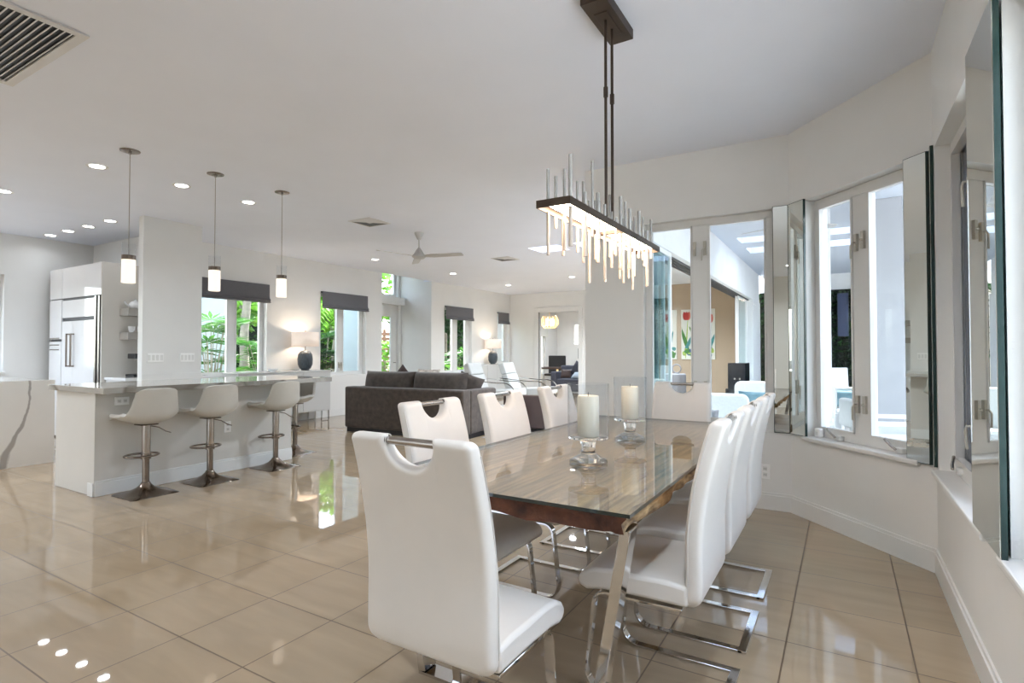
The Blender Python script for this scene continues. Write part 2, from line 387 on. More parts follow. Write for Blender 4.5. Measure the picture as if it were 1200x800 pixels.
# office beyond the door
wall('wall_office_left', (-9.5, 14.47), (-9.5, 19.2), 0.15, 0, H, [(2.55, 3.76, 0.4, 1.95)])
wall('wall_office_back', (-9.5, 19.2), (-4.0, 19.2), 0.15, 0, H, [(0.72, 1.12, 1.55, 2.32)])
wall('wall_office_right', (-4.0, 14.47), (-4.0, 19.35), 0.15, 0, H, flip=True)
tag(MB().box(-9.65, -3.85, 14.4, 19.35, H, H + 0.15).build('ceiling_office', ceil_m), kind='structure')
# header above the sliding doors, and patio roof
tag(MB().box(-1.98, -1.70, 5.075, 14.27, 2.43, 3.6).build('wall_header', stucco_m), kind='structure')
tag(MB().box(-1.98, -1.70, 13.2, 14.47, 0, 2.43).build('wall_pier', stucco_m), kind='structure')
wall('wall_patio_back', (-1.98, 14.9), (6.0, 14.9), 0.2, -0.1, 3.6, mat=stucco_m)
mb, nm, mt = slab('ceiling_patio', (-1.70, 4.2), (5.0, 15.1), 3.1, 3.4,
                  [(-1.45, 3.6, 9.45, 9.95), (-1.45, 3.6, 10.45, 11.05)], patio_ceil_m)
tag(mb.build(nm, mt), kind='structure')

def base(name, pts, h=0.135, t=0.016):
    mb = MB()
    for (a, b) in zip(pts[:-1], pts[1:]):
        tt = Vector((b[0] - a[0], b[1] - a[1])); Ln = tt.length; tt.normalize(); n = Vector((tt.y, -tt.x))
        M = frame_M(a, tt, n)
        mb.box(-0.006, Ln + 0.006, 0, t, 0, h * 0.86, M=M).box(-0.004, Ln + 0.004, 0, t * 0.55, h * 0.86, h, M=M)
    tag(mb.build(name, trim_m), kind='structure')
base('baseboard_bay', [A0, A1, B1, (0.455, -4.25)])
base('baseboard_left', [(XL, 4.95), (XL, 8.85)])
base('baseboard_left_far', [(XL, 10.54), (XL, 14.27), (-7.8, 14.27)])
base('baseboard_far', [(-6.2, 14.27), (-1.98, 14.27)])

# window fittings ------------------------------------------------------------------
def window(name, o, t, n, s0, s1, z0, z1, rec, panes, zp, handles=(), depth=0.06, sill=0.0, glass=glass_m, open_gap=True):
    """frame with rectangular panes set rec behind the wall face"""
    M = frame_M(o, t, n)
    c = M @ Vector(((s0 + s1) / 2, rec, z0)); root = thing(name, loc=c, kind='structure')
    cuts_s = sorted({s0, s1, *[p for pp in panes for p in pp]}); za, zb = zp
    mb = MB()
    mb.box(s0, s1, rec, rec + depth, z0, za, M=M).box(s0, s1, rec, rec + depth, zb, z1, M=M)
    xs = [s0] + [p for pp in panes for p in pp] + [s1]
    for i in range(0, len(xs), 2): mb.box(xs[i], xs[i + 1], rec, rec + depth, za, zb, M=M)
    f = mb.build('window_frame', trim_m, root, world=True, bevel=0.006)
    for a, b in panes:
        MB().box(a - 0.005, b + 0.005, rec + depth * 0.55, rec + depth * 0.65, za - 0.005, zb + 0.005, M=M).build('pane', glass, root, world=True)
        g = MB()   # sash bead round the glass
        for (p, q, r, w) in ((a, a + 0.012, za, zb), (b - 0.012, b, za, zb), (a, b, za, za + 0.012), (a, b, zb - 0.012, zb)):
            g.box(p, q, rec - 0.008, rec + 0.03, r, w, M=M)
        g.build('sash_bead', trim_m, root, world=True)
    for (s, z, d) in handles:
        h = MB().box(s - 0.012, s + 0.012, rec - 0.02, rec, z - 0.06, z + 0.06, M=M)
        if d: h.tube([M @ Vector((s, rec - 0.015, z)), M @ Vector((s, rec - 0.036, z)), M @ Vector((s + d * 0.016, rec - 0.04, z - 0.02)), M @ Vector((s + d * 0.02, rec - 0.036, z - 0.11))], 0.0065, 8)
        else: h.tube([M @ Vector((s, rec - 0.015, z)), M @ Vector((s, rec - 0.034, z))], 0.008, 8)
        h.build('handle', handle_m, root, world=True, smooth=40)
    if sill:
        MB().box(s0 - 0.02, s1 + 0.02, -sill, rec + 0.01, z0 - 0.03, z0 + 0.002, M=M).build('window_sill', trim_m, root, world=True, bevel=0.008)
    return root
window('window_1', A0, (1, 0), (0, 1), 0.57, 1.66, 0.62, 2.42, 0.06, [(0.625, 0.985), (1.125, 1.575)], (0.69, 2.365), handles=[(1.01, 2.16, 0), (1.095, 2.16, -1), (1.01, 0.95, 0), (1.095, 0.95, -1)])
window('window_2', A1, tB, nB, 0.17, 1.10, 0.62, 2.42, 0.09, [(0.215, 0.535), (0.672, 1.03)], (0.69, 2.352), handles=[(0.575, 2.02, -1), (0.635, 2.03, 0), (0.575, 0.90, -1), (0.635, 0.90, 0)], sill=0.03)
window('window_3', B1, (0, -1), (1, 0), 0.09, 1.33, 0.60, 2.42, 0.07, [(0.16, 0.68), (0.79, 1.28)], (0.68, 2.35), handles=[(0.70, 2.05, -1), (0.76, 2.05, 0), (0.70, 0.92, -1), (0.76, 0.92, 0)], sill=0.035)
window('window_4', B1, (0, -1), (1, 0), 1.62, 2.80, 0.60, 2.42, 0.07, [(1.68, 2.16), (2.26, 2.74)], (0.68, 2.35), sill=0.035)
window('window_5', (XL, 4.17), (0, 1), (-1, 0), 0.60, 1.87, 0.86, 2.42, 0.1, [(0.66, 1.21), (1.36, 1.80)], (0.92, 2.36))
window('window_6', (XL, 4.17), (0, 1), (-1, 0), 3.03, 4.21, 0.80, 2.42, 0.1, [(3.09, 3.52), (3.67, 4.12)], (0.86, 2.36), handles=[(3.57, 1.0, 1), (3.63, 1.0, -1)])
window('window_7', (XL, 10.54), (0, 1), (-1, 0), 0.52, 1.72, 0.72, 2.42, 0.1, [(0.56, 0.97), (1.17, 1.55)], (0.78, 2.36))
window('window_8', (XL, 10.54), (0, 1), (-1, 0), 3.02, 3.60, 0.92, 2.42, 0.1, [(3.07, 3.52)], (0.98, 2.36))
window('window_9', (-9.65, 8.65), (0, 1), (-1, 0), 0.80, 1.80, 2.66, 3.4, 0.08, [(0.86, 1.74)], (2.70, 3.36))
window('window_10', (-10.5, -4.3), (0, 1), (-1, 0), 5.35, 7.36, 0.98, 2.4, 0.1, [(5.42, 6.3), (6.4, 7.3)], (1.04, 2.34), sill=0.06)
window('window_11', (-9.5, 14.47), (0, 1), (-1, 0), 2.55, 3.76, 0.4, 1.95, 0.05, [(2.62, 3.69)], (0.45, 1.9))
# glazed entry door in the alcove
d1 = thing('door_1', loc=(-9.69, 9.77, 0), kind='structure')
mb = MB()
for (a, b, c, d) in ((9.45, 9.60, 0, 2.44), (10.25, 10.45, 0, 2.44), (9.60, 10.25, 0, 0.3), (9.60, 10.25, 2.15, 2.44)): mb.box(-9.75, -9.70, a, b, c, d)
mb.build('door_leaf', trim_m, d1, world=True, bevel=0.004)
MB().box(-9.73, -9.72, 9.58, 10.27, 0.28, 2.17).build('pane', glass_m, d1, world=True)
MB().tube([(-9.70, 10.38, 1.0), (-9.65, 10.38, 1.0), (-9.64, 10.28, 1.0)], 0.009, 8).build('handle', steel_m, d1, world=True, smooth=40)
tag(MB().box(-9.65, -9.62, 9.36, 9.45, 0, 2.44).box(-9.65, -9.62, 10.45, 10.53, 0, 2.44).build('trim_1', trim_m), kind='structure')
tag(MB().box(-9.65, -9.46, 8.9, 10.50, 2.44, 2.62).build('trim_2', trim_m), kind='structure')
# casing of the far doorway
tag(MB().box(-7.80, -7.67, 14.235, 14.27, 0, 2.56).box(-6.38, -6.25, 14.235, 14.27, 0, 2.56).box(-7.67, -6.38, 14.235, 14.27, 2.43, 2.56).build('trim_3', trim_m, bevel=0.006), kind='structure')
tag(MB().box(-7.67, -7.662, 14.30, 14.33, 0, 2.43).build('trim_4', shadow_gap_m), kind='structure')
# sliding glass stack
d2 = thing('door_2', loc=(-1.9, 5.8, 0), kind='structure')
for k in range(5):
    x = -1.955 + k * 0.052; y0 = 5.16 + k * 0.05; y1 = 6.18 + k * 0.09
    g = MB().box(x, x + 0.008, y0 + 0.04, y1 - 0.04, 0.06, 2.38); g.build('pane', stack_glass_m, d2, world=True)
    f = MB().box(x - 0.012, x + 0.02, y0, y0 + 0.04, 0, 2.43).box(x - 0.012, x + 0.02, y1 - 0.045, y1, 0, 2.43).box(x - 0.012, x + 0.02, y0 + 0.04, y1 - 0.045, 0, 0.06).box(x - 0.012, x + 0.02, y0 + 0.04, y1 - 0.045, 2.38, 2.43)
    f.build('door_frame', patio_white, d2, world=True)
# far fixed sliding panel
d3 = thing('door_3', loc=(-1.84, 12.6, 0), kind='structure')
MB().box(-1.86, -1.85, 12.04, 13.16, 0.05, 2.38).build('pane', stack_glass_m, d3, world=True)
MB().box(-1.88, -1.82, 12.0, 12.05, 0, 2.43).box(-1.88, -1.82, 13.15, 13.2, 0, 2.43).box(-1.88, -1.82, 12.05, 13.15, 0, 0.05).box(-1.88, -1.82, 12.05, 13.15, 2.38, 2.43).build('door_frame', patio_white, d3, world=True)
# track lines under the header
tag(MB().box(-1.955, -1.935, 5.2, 13.2, 2.405, 2.43).box(-1.905, -1.885, 5.2, 13.2, 2.405, 2.43).box(-1.855, -1.835, 5.2, 13.2, 2.405, 2.43).box(-1.80, -1.78, 5.2, 13.2, 2.405, 2.43).build('trim_5', shadow_gap_m), kind='structure')
# patio posts and side
tag(MB().box(-0.245, -0.12, 7.9, 8.02, -0.04, 3.1).build('pillar', patio_white, bevel=0.004), kind='structure')
tag(MB().box(0.30, 0.62, 7.9, 8.5, -0.04, 3.1).build('pillar', pillar_m, bevel=0.004), kind='structure')
tag(MB().box(0.58, 0.98, 8.7, 9.1, -0.04, 3.1).build('pillar', pillar_m, bevel=0.004), kind='structure')
tag(MB().box(0.66, 4.8, 4.25, 4.45, 2.55, 3.1).build('wall_patio_beam', stucco_m), kind='structure')
tag(MB().box(4.8, 5.0, 4.2, 15.0, -0.04, 2.2).build('wall_patio_side', stucco_m), kind='structure')

# ------------------------------------------------------------------ mirrors on the piers of the bay
def mirror(name, o, t, n, s0, s1, z0, z1, label, cat='mirror', group='tall mirror strips between the bay windows', off=0.0):
    M = frame_M(o, t, n); c = M @ Vector(((s0 + s1) / 2, -0.01 - off, z0)); r = thing(name, label, cat, c, 0, group)
    MB().box(s0, s1, -0.018 - off, -0.0015 - off, z0, z1, M=M).build('mirror_backing', mirror_edge_m, r, world=True)
    MB().box(s0 + 0.004, s1 - 0.004, -0.0205 - off, -0.018 - off, z0 + 0.004, z1 - 0.004, M=M).build('mirror_face', mirror_m, r, world=True)
mirror('mirror', A0, (1, 0), (0, 1), 1.635, 1.748, 0.62, 2.43, 'narrow mirror strip at the edge of the two-pane window facing the table end')
mirror('mirror', A1, tB, nB, 0.012, 0.185, 0.62, 2.43, 'narrow mirror strip reflecting a window, beside the window with the alarm sensor')
mirror('mirror', A1, tB, nB, 1.045, LB - 0.022, 0.61, 2.43, 'mirror strip beside the middle bay window reflecting a white chair')
mirror('mirror', B1, (0, -1), (1, 0), 0.008, 0.055, 0.61, 2.44, 'thinnest mirror strip, seen nearly edge-on between two bay windows')
mirror('mirror', B1, (0, -1), (1, 0), 1.215, 1.655, 0.60, 2.42, 'tall mirror with thick dark glass edge, nearest to the camera', off=0.012)

s = thing('alarm_sensor', 'small white alarm sensor box on the bay window sill', 'sensor', (0, 0, 0))
Ms = frame_M(A1, tB, nB); s.location = Ms @ Vector((0.235, 0.055, 0.622))
MB().box(0.205, 0.265, 0.035, 0.075, 0.6215, 0.69, M=Ms).build('sensor_case', plate_m, s, world=True, bevel=0.012, seg=3)
MB().box(0.225, 0.245, 0.031, 0.036, 0.64, 0.665, M=Ms).build('sensor_lens', trim_m, s, world=True)
def crank(M, s, label):
    c = M @ Vector((s, 0.03, 0.64)); r = thing('window_crank', label, 'window crank', c, 0, 'window cranks')
    MB().tube([M @ Vector((s - 0.10, 0.05, 0.70)), M @ Vector((s - 0.04, 0.035, 0.668)), M @ Vector((s, 0.03, 0.65))], 0.008, 8).build('arm', steel_m, r, world=True, smooth=40)
    MB().box(s - 0.03, s + 0.03, 0.045, 0.085, 0.625, 0.66, M=M).build('crank_base', trim_m, r, world=True, bevel=0.008)
crank(Ms, 0.42, 'silver window crank beside the white alarm sensor')
crank(Ms, 0.92, 'silver window crank at the foot of the pane next to the wide mirror strip')
Mc = frame_M(B1, (0, -1), (1, 0))
crank(Mc, 0.30, 'silver window crank on the sill below the slate screen')

# ------------------------------------------------------------------ dining chairs
def make_chair(label):
    r = thing('dining_chair', label, 'chair', (0, 0, 0), 0, 'white dining chairs around the slab table')
    W, zb, zt, cut, dep, T, R = 0.45, 0.385, 1.03, 0.092, 0.078, 0.060, 0.026
    def yprof(z): return -0.170 - 0.085 * max(0.0, (z - 0.60) / 0.43) ** 1.7 + 0.03 * max(0.0, (0.45 - z) / 0.07) ** 2
    def hw(z):
        k = (z - zb) / (zt - zb); return W / 2 * (1.0 - 0.05 * k * k)
    def ztop(x):
        if abs(x) < cut: return zt - 0.010 - dep * math.sqrt(max(0, 1 - (x / cut) ** 2))
        e = max(0.0, abs(x) - (W / 2 - 0.022)) / 0.022
        return zt - 0.022 * (1 - math.sqrt(max(0.0, 1 - min(1.0, e) ** 2)))
    def zbot(x):
        e = max(0.0, abs(x) - (W / 2 - 0.05)) / 0.05
        return zb + 0.05 * (1 - math.sqrt(max(0.0, 1 - min(1.0, e) ** 2)))
    # columns: dense next to the outer edges and next to the cut-out
    ds = [0.0, 0.0008, 0.003, 0.007, 0.0125, 0.019, 0.026, 0.04]
    xs = sorted({round(v, 5) for sg in (-1, 1) for v in [sg * (W / 2 - d) for d in ds] + [sg * (cut + d) for d in ds[1:]] + [sg * cut * k for k in (0, 0.2, 0.4, 0.58, 0.74, 0.86, 0.94, 0.985, 0.9995)] + [sg * 0.16]})
    nrow = 12
    cols = []
    for x in xs:
        top, bot = ztop(x), zbot(x); h_ = top - bot
        zz = [bot + d for d in ds] + [bot + 0.04 + (h_ - 0.08) * (i + 1) / nrow for i in range(nrow - 1)] + [top - d for d in reversed(ds)]
        cols.append([(x / (W / 2) * hw(z), z) for z in zz])
    m_ = len(cols[0])
    outline = [c[-1] for c in cols] + [p for p in reversed(cols[-1])] + [c[0] for c in reversed(cols)] + cols[0]
    segs = [(outline[i], outline[(i + 1) % len(outline)]) for i in range(len(outline))]
    def dist(px, pz):
        best = 1.0
        for (ax, az), (bx, bz) in segs:
            if abs(ax - px) > 0.08 and abs(bx - px) > 0.08: continue
            vx, vz = bx - ax, bz - az; L2 = vx * vx + vz * vz
            t_ = 0 if L2 < 1e-12 else max(0, min(1, ((px - ax) * vx + (pz - az) * vz) / L2))
            q = (ax + t_ * vx - px) ** 2 + (az + t_ * vz - pz) ** 2
            if q < best: best = q
        return math.sqrt(best)
    front, rear, fs = [], [], []
    for i, c_ in enumerate(cols):
        for j, (x, z) in enumerate(c_):
            edge = i in (0, len(cols) - 1) or j in (0, m_ - 1)
            d = 0 if edge else dist(x, z); k = max(0.0, 1 - d / R)
            t_ = T / 2 * (1 - k ** 2.6) ** (1 / 2.6)
            front.append((x, yprof(z) + t_, z)); rear.append((x, yprof(z) - t_, z))
    o_ = len(front)
    for i in range(len(cols) - 1):
        for j in range(m_ - 1):
            a = i * m_ + j; fs.append((a, a + m_, a + m_ + 1, a + 1)); fs.append((o_ + a, o_ + a + 1, o_ + a + m_ + 1, o_ + a + m_))
    b = MB().add(front + rear, fs).build('backrest', leather_m, r, smooth=75)
    # seam lines down both sides
    for sg in (-1, 1):
        pts = []
        for j in range(15):
            z = zb + 0.05 + (zt - zb - 0.09) * j / 14; pts.append((sg * (hw(z) - 0.0012), yprof(z) + 0.017, z))
        MB().tube(pts, 0.0022, 6).build('piping', piping_m, b)
    h = MB().tube([(-cut - 0.006, yprof(zt - 0.02), zt - 0.018), (cut + 0.006, yprof(zt - 0.02), zt - 0.018)], 0.0115, 14).build('handle', steel_m, r, smooth=40)
    for sg in (-1, 1): MB().tube([(sg * (cut - 0.004), yprof(zt - 0.02), zt - 0.018), (sg * (cut + 0.004), yprof(zt - 0.02), zt - 0.018)], 0.016, 14).build('handle_collar', steel_m, h, smooth=40)
    # seat: side profile swept across
    prof = [(-0.155, 0.395), (-0.155, 0.47), (-0.08, 0.478), (0.02, 0.476), (0.12, 0.478), (0.19, 0.47), (0.235, 0.448), (0.252, 0.418), (0.246, 0.392), (0.215, 0.38), (0.15, 0.392), (0.0, 0.396)]
    n = len(prof); nx = 10; vs = []; fs = []; SW = 0.455
    for i in range(nx + 1):
        x = -1 + 2 * i / nx
        for y, z in prof: vs.append((x * SW / 2, y, z - (0.006 * (x ** 2)) * (1 if z > 0.43 else 0)))
    for i in range(nx):
        for j in range(n): fs.append((i * n + j, i * n + (j + 1) % n, (i + 1) * n + (j + 1) % n, (i + 1) * n + j))
    fs += [tuple(range(n - 1, -1, -1)), tuple(nx * n + j for j in range(n))]
    MB().add(vs, fs).build('seat', leather_m, r, smooth=50, bevel=0.018, seg=3)
    # cantilever sled frame, flat chrome bar; each side is a leg, joined by cross bars
    for sg in (-1, 1):
        x = sg * 0.195
        p = [Vector((x, -0.13, 0.376)), Vector((x, 0.10, 0.376))]
        p += arc((x, 0.145, 0.326), 0.05, PI / 2, 0, 6, (0, 1, 0), (0, 0, 1))[0:]
        p += arc((x, 0.155, 0.075), 0.07, 0, -PI / 2, 7, (0, 1, 0), (0, 0, 1))
        p += [Vector((x, -0.235, 0.0062))]
        MB().flat(p, 0.034, 0.011, (1, 0, 0)).build('leg', chrome_m, r, smooth=35, bevel=0.0015, seg=1)
    MB().box(-0.212, 0.212, -0.252, -0.218, 0.0007, 0.0117).build('floor_bar', chrome_m, r, bevel=0.0015, seg=1)
    MB().box(-0.178, 0.178, -0.10, -0.066, 0.3705, 0.3815).box(-0.178, 0.178, 0.06, 0.094, 0.3705, 0.3815).build('seat_support', chrome_m, r)
    return r
ch = make_chair('white dining chair at the head of the table, its back turned to the camera')
ch.location = (-1.02, 1.41, 0)
CX = -1.07
for y, lab in ((2.135, 'window-side white dining chair nearest the camera, its chrome sled frame fully in view'),
               (2.70, 'middle white dining chair on the window side of the slab table'),
               (3.285, 'window-side white dining chair farthest from the camera, nearest the bay corner')):
    dup(ch, (-0.61, y, 0), PI / 2, lab)
for y, lab in ((2.10, 'sofa-side white dining chair nearest the camera, behind the corner of the slab'),
               (2.74, 'middle white dining chair on the sofa side of the slab table'),
               (3.44, 'sofa-side white dining chair beside the candle holders, farthest along the table')):
    dup(ch, (-1.475, y, 0), -PI / 2, lab)
dup(ch, (-1.075, 4.12, 0), PI, 'white leather dining chair at the far head of the table facing the camera')

# ------------------------------------------------------------------ dining table
t = thing('dining_table', 'live-edge wood slab dining table with glass top and slanted chrome legs', 'table', (CX, 2.78, 0))
X0, X1, Y0, Y1 = -1.585, -0.555, 1.625, 3.93
random.seed(5)
def wob(k, y): return 0.022 * mnoise.noise(Vector((y * 2.6, k, 0.2))) + 0.012 * mnoise.noise(Vector((y * 9, k, 4.4)))
NY, NX = 90, 10
mb = MB()
def slabpt(x01, y, z):
    a = X0 + 0.012 + wob(1, y) - (0.008 if z < 0.74 else 0); b = X1 - 0.012 + wob(4, y) - (0.012 + 0.012 * mnoise.noise(Vector((y * 5, z * 30, 8.8))) if z < 0.735 else 0)
    return (a + (b - a) * x01, y, z)
zs = [0.700, 0.714, 0.732, 0.750, 0.766]
NX = 44
def endwob(x, z): return 0.016 * mnoise.noise(Vector((x * 9, z * 22, 1.7))) + 0.010 * mnoise.noise(Vector((x * 31, z * 60, 5.1)))
# top and bottom
def sp(u, v, z):
    y = Y0 + (Y1 - Y0) * v; x, y, z_ = slabpt(u, y, z)
    if v in (0, 1) and z < 0.765: y += (1 if v else -1) * (endwob(x, z) - 0.012)
    if z < 0.705: z_ += 0.012 * mnoise.noise(Vector((x * 7, y * 7, 3.3)))
    return (x, y, z_)
for (z, mi) in ((0.766, 0), (0.700, 0)): mb.grid(lambda u, v, z=z: sp(u, v, z), NX, NY, mi)
for u in (0, 1): mb.grid(lambda a, v, u=u: sp(u, v, zs[round(a * 4)]), 4, NY, 1)
for v_ in (0, 1): mb.grid(lambda a, v, v_=v_: sp(a, v_, zs[round(v * 4)]), NX, 4, 2)
mb.build('slab_top', [wood_m, bark_m, endgrain_m], t, world=True, smooth=30)
G0, G1, GY0, GY1 = -1.60, -0.545, 1.585, 3.97
mb = MB().box(G0, G1, GY0, GY1, 0.7665, 0.7785, 0, mis=(0, 0, 1, 1, 1, 1))
g = mb.build('glass_top', [table_glass_m, glass_edge_m], t, world=True)
for y in (1.72, 3.78):
    for sg in (-1, 1):
        xa, xb = CX + sg * 0.475, CX + sg * 0.355
        L = MB().flat([(xa, y, 0.698), (xb, y, 0.012)], 0.07, 0.036, (0, 1, 0)); L.build('leg', chrome_m, t, world=True, bevel=0.002, seg=1)
    MB().box(CX - 0.37, CX + 0.37, y - 0.035, y + 0.035, 0.0007, 0.012).build('floor_bar', chrome_m, t, world=True)
    MB().box(CX - 0.49, CX + 0.49, y - 0.05, y + 0.05, 0.686, 0.698).build('mounting_plate', chrome_m, t, world=True)

def candle_holder(loc, label):
    r = thing('candle_holder', label, 'candle holder', loc, 0, 'glass hurricane candle holders on the table')
    MB().lathe([(0.078, 0.0), (0.084, 0.006), (0.082, 0.014), (0.06, 0.026), (0.034, 0.04), (0.030, 0.05), (0.031, 0.075), (0.036, 0.095), (0.05, 0.104), (0.086, 0.108), (0.088, 0.116)], 40).build('pedestal', solid_glass_m, r, smooth=40)
    MB().lathe([(0.088, 0.116), (0.0895, 0.2), (0.0895, 0.345), (0.0865, 0.345), (0.0865, 0.2), (0.085, 0.119)], 48, cap=False).build('glass_cylinder', clear_m, r, smooth=40)
    return r
def candle(loc, label):
    r = thing('pillar_candle', label, 'candle', loc, 0, 'ivory pillar candles')
    b = MB().lathe([(0.044, 0.0), (0.047, 0.004), (0.047, 0.168), (0.0445, 0.176), (0.03, 0.174), (0.0, 0.172)], 36, cap=False).build('wax_body', wax_m, r, smooth=40)
    MB().tube([(0, 0, 0.17), (0.001, 0, 0.19)], 0.0013, 6).build('wick', black_m, r)
    return r
for loc, l1, l2 in (((-0.955, 2.235, 0.7785), 'glass hurricane candle holder nearer the camera on the glass table top', 'ivory pillar candle in the nearer glass holder'),
                    ((-1.01, 2.945, 0.7785), 'glass hurricane candle holder nearer the far head chair', 'ivory pillar candle in the glass holder by the far head chair')):
    candle_holder(loc, l1); candle((loc[0], loc[1], loc[2] + 0.1165), l2)

# ------------------------------------------------------------------ linear chandelier
c = thing('linear_chandelier', 'dark bronze bar chandelier with lit strip and hanging glass rods above the table', 'chandelier', (-1.015, 2.65, H))
MB().box(-1.08, -0.95, 2.44, 2.85, 2.945, H - 0.0005).build('canopy', bronze_m, c, world=True, bevel=0.003)
MB().box(-1.05, -0.98, 2.54, 2.76, 2.941, 2.946).build('canopy_plate', bronze_m, c, world=True, bevel=0.002)
BZ = 1.875
for y in (2.61, 2.70):
    MB().tube([(-1.015, y, 2.945), (-1.015, y, BZ + 0.02)], 0.0075, 10).build('suspension_rod', bronze_m, c, world=True, smooth=40)
    k = MB().tube([(-1.015, y, 2.60), (-1.015, y, 2.55)], 0.0115, 10); k.build('coupling', bronze_m, c, world=True, smooth=40)
bx0, bx1, by0, by1 = -1.093, -0.937, 2.015, 3.285
fr = MB()
fr.box(bx0, bx1, by0, by1, BZ + 0.014, BZ + 0.018)
fr.box(bx0, bx0 + 0.006, by0, by1, BZ - 0.014, BZ + 0.014).box(bx1 - 0.006, bx1, by0, by1, BZ - 0.014, BZ + 0.014)
fr.box(bx0 + 0.006, bx1 - 0.006, by0, by0 + 0.006, BZ - 0.014, BZ + 0.014).box(bx0 + 0.006, bx1 - 0.006, by1 - 0.006, by1, BZ - 0.014, BZ + 0.014)
fr.box(bx0 + 0.006, bx1 - 0.006, 2.645, 2.675, BZ - 0.013, BZ + 0.014)
fr.build('bar_frame', bronze_m, c, world=True)
for (a, b) in ((by0 + 0.06, 2.64), (2.68, by1 - 0.04)):
    MB().box(bx0 + 0.03, bx1 - 0.03, a, b, BZ + 0.004, BZ + 0.013).build('led_strip', led_m, c, world=True)
random.seed(11)
rod_mat = pmat('frosted_glass_rod', (196, 182, 168), 0.18, var=0.04, spec=0.6, coat=0.3)
rod_mat2 = pmat('smoked_steel_rod', (176, 174, 171), 0.25, 0.3, var=0.06)
yy = by0 + 0.04; k = 0
while yy < by1 - 0.02:
    x = (bx0 + 0.016) if k % 2 else (bx1 - 0.016)
    if k % 5 == 2: x = CX + 0.055
    up = random.choice((0.05, 0.08, 0.11, 0.14, 0.17)) if k % 3 else random.choice((0.16, 0.2, 0.24))
    dn = random.choice((0.07, 0.10, 0.14, 0.18)) if k % 3 != 1 else random.choice((0.2, 0.24, 0.27))
    rr = 0.0065 if k % 4 else 0.009
    q = MB().tube([(x, yy, BZ - 0.015), (x, yy, BZ - dn)], rr, 10)
    o = q.build('glass_rod', rod_mat, c, world=True, smooth=40)
    MB().tube([(x, yy, BZ + 0.018), (x, yy, BZ + up)], rr, 10).build('steel_rod', rod_mat2, c, world=True, smooth=40)
    yy += 0.031 + 0.014 * random.random(); k += 1

# ------------------------------------------------------------------ pendants
def pendant(loc, label):
    x, y = loc; r = thing('pendant_lamp', label, 'pendant lamp', (x, y, H), 0, 'pendant lamps in a row over the peninsula')
    zb = 1.855 - H
    MB().lathe([(0.0, -0.012), (0.055, -0.012), (0.075, -0.006), (0.077, -0.0005)], 32).build('canopy', nickel_m, r, smooth=40)
    MB().tube([(0, 0, -0.012), (0, 0, -0.03)], 0.012, 10).tube([(0, 0, -0.03), (0, 0, zb + 0.235)], 0.0035, 8).build('cord', steel_m, r, smooth=40)
    MB().lathe([(0.052, zb + 0.205), (0.052, zb + 0.345)], 32, cap=False).build('clear_glass_collar', clear_m, r, smooth=40)
    MB().lathe([(0.0, zb + 0.2), (0.0535, zb + 0.2), (0.0535, zb + 0.238), (0.0, zb + 0.238)], 32).build('metal_band', nickel_m, r, smooth=40)
    MB().lathe([(0.046, zb), (0.052, zb + 0.004), (0.052, zb + 0.2)], 32).build('lamp_shade', opal_m, r, smooth=40)
pendant((-5.263, 2.35), 'lit cylinder pendant lamp nearest the kitchen, over the first bar stool')
pendant((-5.236, 3.09), 'lit cylinder pendant lamp hanging in the middle of the row of three')
pendant((-5.214, 3.82), 'lit cylinder pendant lamp nearest the sofa, over the third bar stool')

